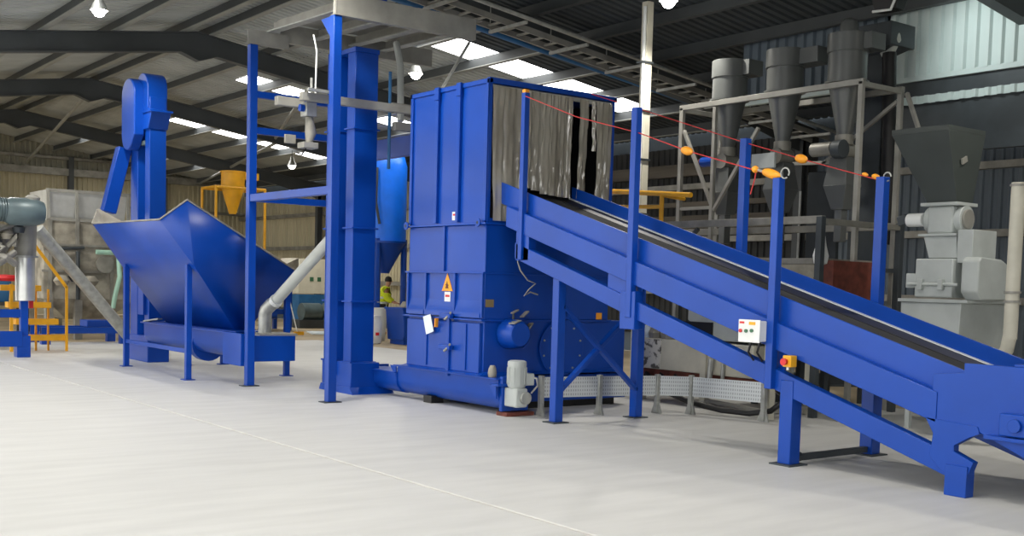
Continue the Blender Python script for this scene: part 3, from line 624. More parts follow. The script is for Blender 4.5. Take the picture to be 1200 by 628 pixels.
MB().prism([(y-.04, z) for y, z in cap], 'x', 7.2, 7.40).build('belt_guard', 'blue', e1, .02)
B(7.4, 7.6, 21.55, 21.75, 4.12, 4.2).build('motor_shelf', 'machine_green', e1, .006)
MB().bar((7.28, 22.35, 4.1), (6.98, 22.35, 2.85), .26, .22, (0, 1, 0)).build('delivery_chute', 'blue', e1, .015)
B(7.36, 7.42, 21.45, 21.75, .9, 1.6).build('inspection_door', 'blue', e1, .006)

# ================================================================== RIGHT SIDE: CYCLONES, STANDS, MILL
cf = thing('cyclone_stand', (13.4, 11.4, 0), 'grey tubular steel stand holding three dust cyclones', 'frame')
for y in (13.1, 9.7):
    for x in (13.2, 14.1): MB().box(x-.035, x+.035, y-.035, y+.035, 0, 4.56).build('post', 'galv_dull', cf, .004)
    MB().bar((13.2, y, 4.53), (14.1, y, 4.53), .06, .07).build('side_rail', 'galv_dull', cf, .004)
MB().box(13.17, 13.23, 12.36, 12.42, 0, 4.5).build('post', 'galv_dull', cf, .004)
for x in (13.2, 14.1): MB().bar((x, 9.66, 4.56), (x, 13.14, 4.56), .07, .08).build('top_rail', 'galv_dull', cf, .004)
for p, q_ in (((13.2, 13.05, 4.2), (13.2, 12.4, 3.0)), ((13.2, 12.35, 2.9), (13.2, 11.5, 4.1)), ((14.1, 9.75, 4.4), (14.1, 11.0, 3.6)), ((14.1, 10.4, 3.6), (14.1, 12.9, 3.7)), ((14.1, 9.6, 4.5), (13.9, 8.9, 3.1))):
    MB().bar(p, q_, .05, .05).build('brace', 'galv_dull', cf, .003)
MB().bar((13.2, 13.1, 2.95), (13.2, 12.4, 2.95), .04, .05).build('brace', 'galv_dull', cf, .003)
lbl = ['leftmost grey dust cyclone, shorter inlet, over the blue motor', 'middle grey dust cyclone with wide inlet head', 'rightmost grey dust cyclone with domed cap']
for i, (y, tz) in enumerate(((12.47, 5.26), (11.37, 5.27), (10.25, 5.33))):
    c = thing('dust_cyclone', (13.6, y, 2.9), lbl[i], 'cyclone', 'dust cyclones on the grey stand')
    MB().lathe((13.6, y, 0), [(.275, 4.66), (.275, tz)], 32).build('cyclone_barrel', 'cyclone_grey', c, .004)
    MB().lathe((13.6, y, 0), [(.295, tz-.26), (.295, tz+.005)], 32).build('head_band', 'cyclone_grey', c, .004)
    MB().lathe((13.6, y, 0), [(.10, 3.9), (.26, 4.66)], 32).build('cone', 'cyclone_grey', c)
    MB().lathe((13.6, y, 0), [(.31, 4.64), (.31, 4.67)], 32).build('cone_flange', 'cyclone_grey', c)
    B(13.55, 13.88, y-.62 if i == 1 else y-.42, y, tz-.24, tz-.01).build('inlet_duct', 'cyclone_grey', c, .006)
    T([(13.6, y, 3.78), (13.6, y, 3.92)], .13, 16).build('outlet_flange', 'steel_grey', c)
    v = MB().tube([(13.45, y, 3.7), (13.75, y, 3.7)], .12, 16).build('rotary_valve', 'steel_grey', c)
    if i == 0: T([(13.42, y+.1, 3.7), (13.42, y+.36, 3.7)], .08, 14).build('valve_motor', 'blue', v); T([(13.42, y+.36, 3.7), (13.42, y+.42, 3.7)], .06, 12).build('motor_fan_cover', 'rust', v)
    if i == 1: B(13.24, 13.28, y-.16, y+.28, 3.5, 3.72).build('grey_panel', 'mill_grey', v)
    if i == 2:
        T([(13.42, y+.05, 3.72), (13.42, y+.4, 3.72)], .1, 14).build('valve_motor', 'steel_grey', v); T([(13.4, y-.15, 3.7), (13.4, y+.0, 3.7)], .13, 14).build('valve_gear', 'dark_steel', v)
        MB().lathe((13.6, y, 0), [(.13, tz), (.13, tz+.14), (.10, tz+.2), (.04, tz+.23)], 20).build('dome_cap', 'cyclone_grey', c)
    MB().frust((13.5, 13.7, y-.1, y+.1), 2.86, (13.42, 13.78, y-.2, y+.2), 3.2).frust((13.42, 13.78, y-.2, y+.2), 3.2, (13.48, 13.72, y-.14, y+.14), 3.6).build('lower_hopper', 'cyclone_grey', c, .006)
    B(13.53, 13.67, y-.06, y+.06, 2.4, 2.88).build('drop_pipe', 'cyclone_grey', c, .006)
st_ = thing('platform_stand', (13, 10.6, 0), 'dark grey square-tube stand below the cyclones behind the conveyor', 'frame')
for x in (12.2, 13.95):
    for y in (9.5, 13.8): B(x-.045, x+.045, y-.045, y+.045, 0, 2.66).build('post', 'dark_steel', st_, .004)
    MB().bar((x, 9.46, 2.62), (x, 13.84, 2.62), .08, .1).build('rail', 'steel_grey', st_, .004)
for y in (9.5, 13.8): MB().bar((12.2, y, 2.6), (13.95, y, 2.6), .07, .08).build('rail', 'steel_grey', st_, .004)
MB().bar((12.2, 11.7, 2.55), (12.2, 12.0, 2.3), .05, .05).build('brace', 'dark_steel', st_)
MB().bar((13.95, 9.5, 2.0), (13.95, 11.95, 2.0), .06, .06).build('rail', 'dark_steel', st_, .004)
br_ = thing('collecting_bin', (13, 10.6, 0), 'grey-brown collecting bin with rust red side under the grey stand', 'bin')
MB().frust((12.85, 13.5, 10.2, 11.2), 1.0, (12.62, 13.8, 9.8, 11.8), 2.05).build('bin_shell', 'grime', br_, .006)
MB().prism([(9.62, 1.1), (10.05, 2.1), (9.62, 2.1)], 'x', 12.66, 13.6).build('red_panel', 'rust', br_)
B(12.6, 13.82, 9.78, 11.82, 2.05, 2.13).build('bin_rim', 'steel_grey', br_, .004)
for x, y in ((12.9, 10.3), (13.45, 10.3), (12.9, 11.1), (13.45, 11.1)): B(x-.04, x+.04, y-.04, y+.04, 0, 1.1).build('leg', 'dark_steel', br_)
bg_ = thing('plastic_bag', (12.4, 9.75, 2.05), 'white crumpled plastic bag hanging on the grey stand', 'bag')
MB().lathe((12.38, 9.62, 0), [(.02, 2.5), (.05, 2.42), (.07, 2.3), (.11, 2.15), (.09, 2.05), (.03, 2.02)][::-1], 10).build('bag_body', 'white', bg_)
T([(12.38, 9.62, 2.5), (12.36, 9.60, 2.58)], .015, 6).build('bag_knot', 'white', bg_)

dd = thing('dust_duct', (14.6, 10.5, 0), 'dark vertical dust duct with box head beside the white screen', 'duct')
B(14.45, 14.75, 10.25, 10.75, 1.35, 5.2).build('duct_shaft', 'dark_steel', dd, .01)
B(14.57, 14.63, 10.47, 10.53, -.014, 1.4).build('duct_leg', 'dark_steel', dd)
B(14.3, 14.9, 10.05, 10.9, 5.28, 5.62).build('fan_box', 'dark_steel', dd, .015)
MB().frust((14.45, 14.75, 10.25, 10.75), 5.2, (14.35, 14.85, 10.1, 10.85), 5.28).build('box_neck', 'dark_steel', dd)
T([(14.5, 10.3, 5.58), (14.5, 10.12, 5.5), (14.5, 10.1, 5.38), (14.5, 10.18, 5.24), (14.5, 10.3, 5.18)], .075, 14).build('elbow_pipe', 'pvc_grey', dd)
T([(14.5, 10.2, 5.2), (14.5, 10.15, 4.2), (14.5, 10.12, 3.4), (14.5, 10.15, 2.4)], .1, 14).build('flexible_hose', 'black', dd)
tag(T([(14.85, 12.0, -.014), (14.85, 12.0, 3.3)], .02, 8).build('thin_pipe', 'galv'), 'thin pale vertical pipe against the dark corrugated wall', 'pipe')
bp_ = tag(B(14.9, 14.98, 11.3, 11.9, 1.2, 3.6).build('panel_board', 'dark_steel', None, .01), 'dark flat panel standing behind the middle cyclone', 'panel')
for y in (11.35, 11.85): B(14.92, 14.96, y-.02, y+.02, -.014, 1.22).build('panel_leg', 'dark_steel', bp_)
# mill with inverted pyramid hopper
ml = thing('granulating_mill', (12.8, 7.95, 0), 'pale grey mill on a base with dark inverted-pyramid hopper on top', 'mill')
hp = MB().frust((12.55, 12.9, 7.78, 8.18), 2.80, (12.3, 13.1, 7.82-.04, 8.56), 3.64).build('inlet_hopper', 'hopper_dark', ml, .004)
MB().frust((12.3, 13.1, 7.78, 8.56), 3.64, (12.3, 13.1, 7.78, 8.56), 3.70).build('hopper_rim', 'hopper_dark', hp)
MB().bar((12.58, 7.76, 3.28), (12.70, 7.77, 3.33), .02, .07).build('torn_label', 'galv_dull', hp)
B(12.5, 12.95, 7.74, 8.24, 2.76, 2.80).build('hopper_flange', 'mill_grey', hp, .004)
B(12.55, 12.92, 7.82, 8.17, 2.42, 2.76).build('valve_housing', 'mill_grey', ml, .03)
T([(12.73, 7.74, 2.6), (12.73, 8.24, 2.6)], .165, 24).build('rotary_valve', 'mill_grey', ml, .006)
T([(12.73, 7.71, 2.6), (12.73, 7.75, 2.6)], .12, 20).build('valve_end_cover', 'galv_dull', ml, .006)
T([(12.6, 8.24, 2.6), (12.6, 8.46, 2.6)], .085, 16).build('valve_motor', 'white', ml, .006)
MB().bar((12.56, 8.46, 2.62), (12.56, 8.58, 2.58), .05, .12).build('motor_box', 'dark_steel', ml, .006)
B(12.48, 12.98, 7.72, 8.24, 2.39, 2.42).build('valve_flange', 'mill_grey', ml, .003)
MB().frust((12.52, 12.95, 7.72, 8.10), 2.12, (12.54, 12.94, 7.75, 8.2), 2.39).build('transition', 'mill_grey', ml, .006)
B(12.48, 13.0, 7.5, 7.70, 2.06, 2.46).build('feed_box', 'mill_grey', ml, .008)
B(12.4, 13.1, 7.69, 8.2, 1.64, 2.11).build('mill_body', 'mill_grey', ml, .015)
T([(12.38, 7.6, 1.8), (12.38, 8.28, 1.8)], .02, 8).build('hinge_bar', 'mill_grey', ml)
for y in (7.82, 8.1): B(12.34, 12.41, y-.03, y+.03, 1.73, 1.86).build('hinge_clamp', 'mill_grey', ml, .005)
B(12.42, 12.56, 8.2, 8.34, 1.75, 1.93).build('side_bearing', 'mill_grey', ml, .01)
gpts = [(12.3, 1.72), (12.4, 1.62), (13.0, 1.62), (13.12, 1.75), (13.12, 1.98), (12.8, 2.11), (12.36, 2.13), (12.3, 2.08)]
MB().prism(gpts, 'y', 7.3, 7.52).build('belt_guard', 'mill_grey', ml, .02)
B(12.3, 13.5, 7.42, 8.36, 1.58, 1.62).build('base_flange', 'mill_grey', ml, .004)
MB().frust((12.36, 13.38, 7.56, 8.32), .85, (12.34, 13.4, 7.52, 8.34), 1.58).build('base', 'mill_grey', ml, .01)
for x in (12.5, 13.3):
    for y in (7.62, 8.26): B(x-.03, x+.03, y-.03, y+.03, 0, .86).build('leg', 'mill_grey', ml)
pp = thing('transport_pipe', (12.0, 6.7, 0), 'beige vertical transport pipe with clamp at the right edge', 'pipe')
T([(12.0, 6.7, 1.2), (12.0, 6.7, 2.93)], .075, 18).build('riser', 'beige_paint', pp)
T([(12.0, 6.7, 1.25), (12.0, 6.73, 1.08), (12.05, 6.85, .94), (12.1, 7.05, .88), (12.3, 7.55, .86)], .075, 18).build('elbow', 'beige_paint', pp)
for z in (1.72, 1.62, 2.9): T([(12.0, 6.7, z-.012), (12.0, 6.7, z+.012)], .09, 18).build('clamp_ring', 'galv_dull', pp)
B(11.95, 12.05, 6.65, 6.75, 0, 1.0).build('pipe_support', 'beige_paint', pp)
pw = tag(T([(13.0, 6.6, 1.0), (13.0, 6.6, 5.4)], .03, 8).build('conduit_pipe', 'dark_steel'), 'thin dark conduit rising beside the transport pipe', 'conduit')

# beige machine behind the conveyor legs
bm_ = thing('beige_machine', (12.2, 11, 0), 'low beige painted machine bed with chipped end behind the guard', 'machine')
B(11.78, 12.6, 10.2, 12.6, .47, .92).build('machine_bed', 'beige_paint', bm_, .015)
B(11.765, 11.79, 11.95, 12.58, .48, .91).build('chipped_panel', 'chip_paint', bm_)
B(11.85, 12.5, 10.1, 12.5, .3, .46).build('undercarriage', 'rust', bm_)
MB().prism([(9.75, .95), (11.05, .95), (11.55, 1.22), (11.55, 1.42), (9.75, 1.6)], 'x', 11.9, 12.5).build('upper_housing', 'mill_grey', bm_, .01)
B(11.86, 12.4, 11.05, 11.6, .95, 1.2).build('dark_recess', 'black', bm_)
for (x, y) in ((11.8, 11.08), (11.45, 9.62), (12.5, 9.8), (12.5, 12.4), (11.84, 12.4)): B(x-.055, x+.055, y-.055, y+.055, 0, 1.0 if y < 11.9 else .35).build('leg', 'beige_paint', bm_, .006)
MB().bar((11.45, 9.62, .98), (11.95, 9.9, .98), .1, .1).build('bracket_arm', 'beige_paint', bm_)
MB().bar((11.45, 9.62, .1), (12.5, 9.8, .1), .05, .05).build('tie_bar', 'galv_dull', bm_); MB().bar((11.8, 11.08, .1), (11.45, 9.62, .1), .05, .05).build('tie_bar', 'galv_dull', bm_)
T([(11.7, 10.9, .35), (11.72, 10.9, .7)], .04, 10).build('valve_stem', 'galv', bm_); T([(11.75, 10.7, .35), (11.75, 10.7, .65)], .03, 10).build('valve_stem', 'galv', bm_)
for k in range(5):
    T([(11.8, 12.3-k*.3, .34), (11.78, 12.25-k*.3, .4), (11.8, 12.15-k*.3, .33)], .03, 8).build('hydraulic_line', 'black', bm_)
dj = thing('paper_sack', (12.0, 12.1, .92), 'crumpled pale sack and tools lying on the beige machine', 'sack')
for k in range(5):
    rr = random.Random(k); MB().lathe((12.0+rr.uniform(-.1, .1), 11.8+k*.14, .921), [(.12, 0), (.14, .08), (.09, .18), (.03, .23)], 9).build('sack_fold', 'liner' if k % 2 else 'paper', dj)
rl = thing('steel_beam', (16.9, 12.8, 0), 'dark steel section lying on the tan floor beyond the conveyor', 'beam')
MB().bar((16.2, 13.3, .2), (17.6, 12.3, .2), .2, .03).build('upper_flange', 'dark_steel', rl); MB().bar((16.2, 13.3, .1), (17.6, 12.3, .1), .03, .2).build('web', 'dark_steel', rl); MB().bar((16.2, 13.3, .0), (17.6, 12.3, .0), .2, .03).build('lower_flange', 'dark_steel', rl)

# yellow handrail, white pole
yr = thing('yellow_handrail', (12.2, 12.5, 2.66), 'yellow tubular handrail behind the conveyor beside the bin', 'handrail')
T([(12.2, 13.75, 3.2), (12.2, 11.87, 3.05)], .038, 10).build('top_tube', 'yellow', yr); T([(12.95, 12.75, 3.08), (12.2, 12.48, 3.08)], .03, 10).build('top_tube', 'yellow', yr)
T([(12.2, 13.75, 2.95), (12.2, 12.48, 2.9)], .03, 10).build('mid_tube', 'yellow', yr)
for y in (12.48, 13.7): T([(12.2, y, 2.67), (12.2, y, 3.1)], .035, 10).build('upright', 'yellow', yr)
po = thing('roof_pole', (13.2, 14, 0), 'tall cream pole with taped cables rising from floor to roof', 'pole')
B(13.14, 13.28, 13.93, 14.07, 0, 6.4).build('pole', 'cream', po, .01); T([(13.1, 13.95, 0.5), (13.1, 13.95, 6.3)], .03, 8).build('taped_cable', 'white', po)
for z in (2.9, 3.8, 4.6, 5.4): B(13.06, 13.29, 13.9, 14.08, z-.015, z+.015).build('cable_tie', 'dark_steel', po)

# cable ladder under the roof, service pipe beside it
cl = thing('cable_ladder', (15, 16.1, 5.6), 'long galvanised cable ladder hung below the roof slope', 'cable ladder')
def zc(x): return 6.3-.125*(x-9.9)
for y in (15.7, 16.15): MB().bar((8.2, y, zc(8.2)), (20.3, y, zc(20.3)), .03, .1).build('side_rail', 'galv_dull', cl)
rung = meshof(MB().bar((0, -.22, 0), (0, .22, 0), .05, .03), 'rung', 'galv_dull')
for k in range(38): inst('rung', rung, cl, (8.4+k*.31, 15.93, zc(8.4+k*.31)))
for k in range(9):
    x = 8.9+k*1.35
    MB().bar((x, 15.2, zc(x)-.07), (x, 16.25, zc(x)-.07), .05, .05).build('support_arm', 'galv', cl); T([(x, 16.24, zc(x)-.07), (x, 16.24, zroof(x)-.3)], .012, 6).build('hanger', 'galv', cl)
tag(T([(8.2, 15.15, zc(8.2)-.02), (20.3, 15.15, zc(20.3)-.02)], .035, 10).build('service_pipe', 'galv'), 'slim galvanised pipe running beside the cable ladder', 'pipe')
tag(T([(9.0, 16.65, zc(9.0)+.1), (20.3, 16.65, zc(20.3)+.1)], .07, 12).build('water_pipe', 'teal_blue'), 'thick bluish service pipe below the roof behind the cable ladder', 'pipe')

# high-bay lamps
def lamp(x, y, z, label, power=LAMP_W):
    t = thing('high_bay_lamp', (x, y, z), label, 'lamp', 'high-bay lamps')
    MB().lathe((x, y, z), [(.05, .3), (.06, .2), (.11, .1), (.15, .0)][::-1], 20, False).build('reflector', 'galv', t)
    MB().lathe((x, y, z), [(.02, -.11), (.07, -.09), (.11, -.03), (.11, .03), (.06, .08)], 16).build('bulb', 'lamp_glow', t)
    T([(x, y, z+.32), (x, y, zroof(x)-.15)], .012, 6).build('suspension_rod', 'dark_steel', t)
    l = bpy.data.lights.new('lamp_light', 'SPOT'); l.energy = power*4; l.shadow_soft_size = .12; l.color = (1, .95, .86); l.spot_size = math.radians(150); l.spot_blend = .6
    o = bpy.data.objects.new('lamp_light', l); col.objects.link(o); o.parent = t; o.location = (0, 0, -.2)
lamp(6.18, 20.3, 6.2, 'high-bay lamp under the left roof slope, nearest the left corner')
lamp(12.57, 20.2, 5.95, 'high-bay lamp glowing just left of the roof lights')
lamp(12.7, 13.0, 6.15, 'high-bay lamp at the top edge beside the cream pole')
lamp(16.8, 34.6, 5.4, 'small distant high-bay lamp above the yellow cyclone')
lamp(5.9, 27.6, 6.1, 'high-bay lamp at the far left edge between the rafters')
lamp(6.18, 13.0, 6.2, 'added unseen lamp under the left roof slope, above the open floor')  # this and the next two: out of view, added to brighten the floor
lamp(6.18, 5.7, 6.2, 'added unseen lamp under the left roof slope, nearest the entrance')
lamp(12.7, 5.8, 6.15, 'added unseen lamp under the right roof slope, above the conveyor tail')
fd = thing('flood_light', (14.2, 10.0, 5.8), 'dark flood light with pale rim hanging above the rightmost cyclone', 'lamp')
MB().frust((14.1, 14.3, 9.85, 10.2), 5.72, (14.05, 14.35, 9.8, 10.25), 5.95).build('lamp_housing', 'black', fd, .01)
T([(14.05, 9.78, 5.95), (14.05, 9.9, 5.7), (14.05, 10.2, 5.72)], .02, 8).build('rim_tube', 'white', fd); T([(14.2, 10.0, 5.9), (14.2, 10.0, 6.25)], .015, 6).build('hanger', 'galv', fd)

ll = bpy.data.lights.new('flood_beam', 'SPOT'); ll.energy = 60; ll.spot_size = math.radians(140); ll.spot_blend = .8; ll.shadow_soft_size = .1; ll.color = (.92, 1, .98)
lo_ = bpy.data.objects.new('flood_beam', ll); col.objects.link(lo_); lo_.parent = fd; lo_.location = (.1, -.35, -.2); lo_.rotation_euler = Vector((1, -.55, -.3)).to_track_quat('-Z', 'Y').to_euler()
# ================================================================== FAR LEFT MACHINERY
bf = thing('machine_frame', (5.4, 23, 0), 'blue floor frame under the mixing machine at the left edge', 'frame')
B(5.58, 5.72, 23.2, 23.34, 0, 1.1).build('post', 'blue', bf, .006); MB().bar((3.6, 23.27, .85), (5.6, 23.27, .85), .1, .16).build('beam', 'blue', bf, .006)
MB().bar((3.6, 23.2, .36), (5.6, 23.2, .36), .12, .3).build('beam', 'blue', bf, .006); B(3.6, 3.74, 23.2, 23.34, 0, 1.1).build('post', 'blue', bf, .006)
B(5.5, 5.75, 23.15, 23.4, 0, .42).build('foot_box', 'blue', bf, .006)
mx = thing('mixing_machine', (5.0, 23, 1), 'grimy grey mixing machine with green-grey gear motor on top', 'mixer')
MB().lathe((4.55, 23.6, 0), [(.25, 1.0), (.95, 2.15), (.98, 2.5), (.9, 2.55)], 24).build('mixer_cone', 'grime', mx)
T([(4.4, 22.6, 2.8), (5.15, 22.6, 2.8)], .2, 20).build('motor', 'machine_green', mx, .01)
for k in range(6): T([(4.95+k*.045, 22.6, 2.8), (4.97+k*.045, 22.6, 2.8)], .225, 20).build('motor_rib', 'machine_green', mx)
T([(5.15, 22.6, 2.78), (5.25, 22.6, 2.78), (5.7, 22.6, 2.78), (5.85, 22.6, 2.78)], [.2, .26, .26, .2], 20).build('gearbox', 'machine_green', mx, .01)
MB().lathe((5.65, 22.6, 0), [(.12, 2.98), (.14, 3.05), (.08, 3.1)], 16).build('gearbox_cap', 'galv_dull', mx)
for k in range(10):
    rr = random.Random(k+40); x = 4.6+rr.random()*.75; z = 1.9+rr.random()*.6
    T([(x, 22.8, z), (x+rr.uniform(-.1, .3), 22.65, z+rr.uniform(-.2, .25)), (x+rr.uniform(0, .4), 22.75, z+rr.uniform(-.3, .3))], .04+.03*rr.random(), 10).build('hose_fitting', 'grime' if k % 2 else 'steel_grey', mx)
for k in range(4): MB().lathe((4.85+k*.2, 22.8, 2.0+.13*k), [(.1, 0), (.12, .1), (.06, .16)], 12).build('pump_head', 'dark_steel' if k % 2 else 'grime', mx)
MB().bar((5.45, 23.1, 2.5), (5.1, 23.2, 1.6), .08, .1).build('strut', 'steel_grey', mx)
ch = thing('steel_chute', (5.65, 23.25, 1.0), 'vertical galvanised tube below the gear motor at the left', 'chute')
T([(5.68, 23.27, 1.1), (5.68, 23.27, 1.95)], .18, 20).build('lower_tube', 'stainless', ch); T([(5.68, 23.27, 1.95), (5.68, 23.2, 2.6)], .2, 20).build('upper_tube', 'galv_dull', ch)
fr_ = T([(5.68, 23.27, 1.93), (5.68, 23.27, 1.97)], .24, 20).build('flange', 'galv', ch)
B(5.76, 5.84, 23.3, 23.4, .95, 1.12).build('red_mark', 'red', ch)
tag(T([(6.1, 24.0, 2.52), (8.3, 24.62, .12)], .125, 18).build('screw_tube', 'galv'), 'slanted steel screw tube running down behind the left hopper', 'screw conveyor')
ys = thing('yellow_steps', (6.4, 25, 0), 'yellow steel access steps with handrail behind the galvanised tube', 'steps')
for z, xa, xb in ((.28, 6.1, 6.9), (.62, 5.9, 6.75), (.97, 5.75, 6.6), (1.32, 5.6, 6.4)): B(xa, xb, 24.9, 25.2, z-.06, z+.06).build('tread', 'yellow', ys, .004)
for x in (6.05, 5.8): B(x-.03, x+.03, 24.85, 24.9, 0, 2.4 if x > 6 else 1.4).build('upright', 'yellow', ys)
MB().bar((6.05, 24.87, 2.5), (6.9, 24.87, 1.35), .05, .06).build('handrail', 'yellow', ys); MB().bar((6.9, 24.87, 1.37), (6.9, 24.87, 0), .05, .05).build('handrail', 'yellow', ys)
for x in (6.35, 6.6): MB().bar((x, 25.15, 0), (x, 25.15, 1.3), .04, .04).build('stringer', 'yellow', ys)
tag(MB().frust((5.4, 6.0, 26, 26.5), 1.0, (5.35, 6.05, 25.9, 26.6), 1.45).build('blue_crate', 'teal_blue', None, .01), 'small blue crate behind the yellow steps', 'crate')
rc = tag(MB().lathe((6.0, 26.2, 1.45), [(.3, 0), (.33, .06), (.28, .12), (.05, .14)], 16).build('red_lid', 'red'), 'red round lid on the blue crate behind the steps', 'lid')
tb = thing('crate_table', (5.8, 26.2, 0), 'dark steel table carrying the blue crate', 'table')
B(5.2, 6.4, 25.8, 26.7, .93, 1.0).build('table_top', 'dark_steel', tb)
for x in (5.25, 6.35):
    for y in (25.85, 26.65): B(x-.03, x+.03, y-.03, y+.03, 0, .93).build('leg', 'dark_steel', tb)
gb = thing('grey_box_machine', (8.6, 30, 0), 'big dusty grey box machine with shiny open hopper on top', 'machine')
B(7.55, 9.9, 29.2, 31.2, 1.0, 2.95).build('body', 'grime', gb, .02)
for z in (1.7, 2.35): B(7.5, 9.95, 29.14, 29.2, z-.03, z+.03).build('body_rib', 'steel_grey', gb)
for x in (7.7, 8.35, 9.2, 9.85): B(x-.04, x+.04, 29.13, 29.2, 1.0, 2.95).build('body_rib', 'steel_grey', gb)
hp2 = MB().frust((7.75, 9.55, 29.3, 30.8), 2.95, (7.65, 9.65, 29.2, 30.9), 3.7).build('hopper', 'stainless', gb, .01)
for z in (2.98, 3.68): B(7.62, 9.68, 29.17, 29.22, z-.04, z+.04).build('hopper_rim', 'galv_dull', hp2)
for x in (7.66, 8.35, 9.62): B(x-.035, x+.035, 29.15, 29.22, 2.98, 3.7).build('hopper_rim', 'galv_dull', hp2)
MB().frust((8.2, 9.2, 29.6, 30.6), .5, (7.6, 9.8, 29.2, 31.1), 1.0).build('outlet_cone', 'grime', gb)
for x in (7.7, 8.4, 9.8):
    for y in (29.3, 31.1): B(x-.09, x+.09, y-.09, y+.09, 0, 1.05 if x > 8 else 1.05).build('leg', 'steel_grey', gb)
T([(8.35, 29.1, 1.0), (8.35, 29.1, 2.2)], .05, 10).build('valve_pipe', 'dark_steel', gb); T([(7.9, 29.1, 2.25), (8.5, 29.1, 2.3)], .04, 8).build('valve_pipe', 'dark_steel', gb)
T([(9.0, 29.1, 1.9), (9.0, 29.02, 1.9)], .22, 20).build('hatch', 'steel_grey', gb)
for k in range(3): MB().lathe((7.9+k*.35, 28.9, 1.35+.1*(k % 2)), [(.12, 0), (.2, .12), (.1, .25)], 12).build('grimy_fitting', 'dark_steel' if k % 2 else 'grime', gb)
mp_ = thing('mint_hose', (9.0, 28.8, 1.0), 'pale mint green hose hanging on the grey box machine', 'hose')
T([(8.75, 28.95, 2.2), (9.25, 28.95, 2.2)], .06, 10).build('horizontal_run', 'mint', mp_); T([(9.3, 28.95, 2.15), (9.32, 28.9, 1.6), (9.2, 28.9, 1.1), (9.15, 28.9, .8)], .06, 10).build('drop_run', 'mint', mp_)
lf = thing('low_frame', (8.3, 27.3, 0), 'low blue steel skid frame in front of the grey box machine', 'frame')
MB().bar((7.0, 27.3, .32), (9.0, 27.3, .32), .1, .14).build('beam', 'blue', lf); MB().bar((7.0, 28.3, .32), (9.0, 28.3, .32), .1, .14).build('beam', 'blue', lf)
for x in (7.1, 8.9):
    for y in (27.3, 28.3): B(x-.1, x+.1, y-.08, y+.08, 0, .4).build('foot', 'blue', lf)
B(8.1, 8.7, 27.5, 28.1, .39, .55).build('motor_block', 'blue', lf, .02)

# ================================================================== FAR CENTRE
yc = thing('yellow_cyclone', (13, 30.5, 0), 'yellow cyclone on a yellow tube frame near the far wall', 'cyclone')
MB().lathe((13, 30.5, 0), [(.1, 3.45), (.3, 4.1), (.33, 4.2), (.33, 4.62)], 24).build('cyclone_body', 'yellow', yc)
B(13.1, 13.7, 30.3, 30.5, 4.42, 4.62).build('inlet', 'yellow', yc, .01); MB().lathe((13, 30.5, 0), [(.36, 4.6), (.36, 4.64)], 24).build('top_flange', 'yellow', yc)
for x in (12.3, 13.75):
    for y in (30.0, 31.0): T([(x, y, 0), (x, y, 4.15)], .04, 8).build('post', 'yellow', yc)
for y in (30.0, 31.0): T([(12.3, y, 4.15), (13.75, y, 4.15)], .04, 8).build('rail', 'yellow', yc)
for x in (12.3, 13.75): T([(x, 30, 4.15), (x, 31, 4.15)], .04, 8).build('rail', 'yellow', yc)
bs = thing('blue_silo', (17, 28.8, 0), 'bright blue round-topped silo with cone bottom on legs', 'silo')
MB().lathe((17, 28.8, 0), [(.6, 2.8), (.6, 5.0), (.52, 5.28), (.35, 5.45), (.1, 5.52)], 32).build('silo_shell', 'blue_bright', bs)
MB().lathe((17, 28.8, 0), [(.12, 1.9), (.6, 2.8)], 32).build('silo_cone', 'blue', bs); MB().lathe((17, 28.8, 0), [(.64, 2.77), (.64, 2.83)], 32).build('silo_ring', 'blue', bs)
for k in range(3):
    a = k*2*PI/3-.4; x, y = 17+.55*math.cos(a), 28.8+.55*math.sin(a); T([(x, y, 0), (x, y, 2.9)], .09, 8).build('leg', 'blue', bs)
T([(16.45, 28.4, 4.9), (16.4, 28.35, 3.9), (16.5, 28.3, 3.3)], .04, 8).build('side_pipe', 'dark_steel', bs)
# worker
pe = thing('person', (18.0, 30.6, 0), 'person in yellow high-visibility jacket and dark trousers, bent over a trolley', 'person')
def skin(name, verts, edges, radii, m, parent, root=0):
    me = bpy.data.meshes.new(name); o0 = ORI[parent.name]; me.from_pydata([tuple(Vector(v)-o0) for v in verts], edges, []); o = bpy.data.objects.new(name, me); col.objects.link(o)
    sk = o.modifiers.new('skin', 'SKIN'); sk.use_smooth_shade = True
    for i, r in enumerate(radii):
        d = me.skin_vertices[0].data[i]; d.radius = r if isinstance(r, tuple) else (r, r); d.use_root = (i == root)
    s = o.modifiers.new('sub', 'SUBSURF'); s.levels = 2; s.render_levels = 2
    me.materials.append(MATS[m]); o.parent = parent; ORI[o.name] = o0; return o
px_, py_ = 18.0, 30.6; ff = Vector((.79, -.6, 0)); ss = Vector((.6, .79, 0))          # facing right in the picture
def pp3(f, s, z): return Vector((px_, py_, 0))+ff*f+ss*s+Vector((0, 0, z))
jv = [(0, 0, .92), (0, 0, 1.05), (.04, 0, 1.25), (.10, 0, 1.42), (.14, 0, 1.52), (.18, 0, 1.62), (.20, 0, 1.72),
      (.11, .19, 1.42), (.14, .25, 1.15), (.36, .22, 1.02), (.44, .20, 1.0), (.11, -.19, 1.42), (.14, -.25, 1.15), (.36, -.22, 1.02), (.44, -.20, 1.0),
      (0, .09, .88), (.03, .11, .48), (0, .11, .08), (.14, .12, .04), (0, -.09, .88), (.03, -.11, .48), (0, -.11, .08), (.14, -.12, .04)]
jr = [.15, .14, .15, .13, .06, .09, .10, .06, .05, .035, .03, .06, .05, .035, .03, .09, .06, .04, .04, .09, .06, .04, .04]
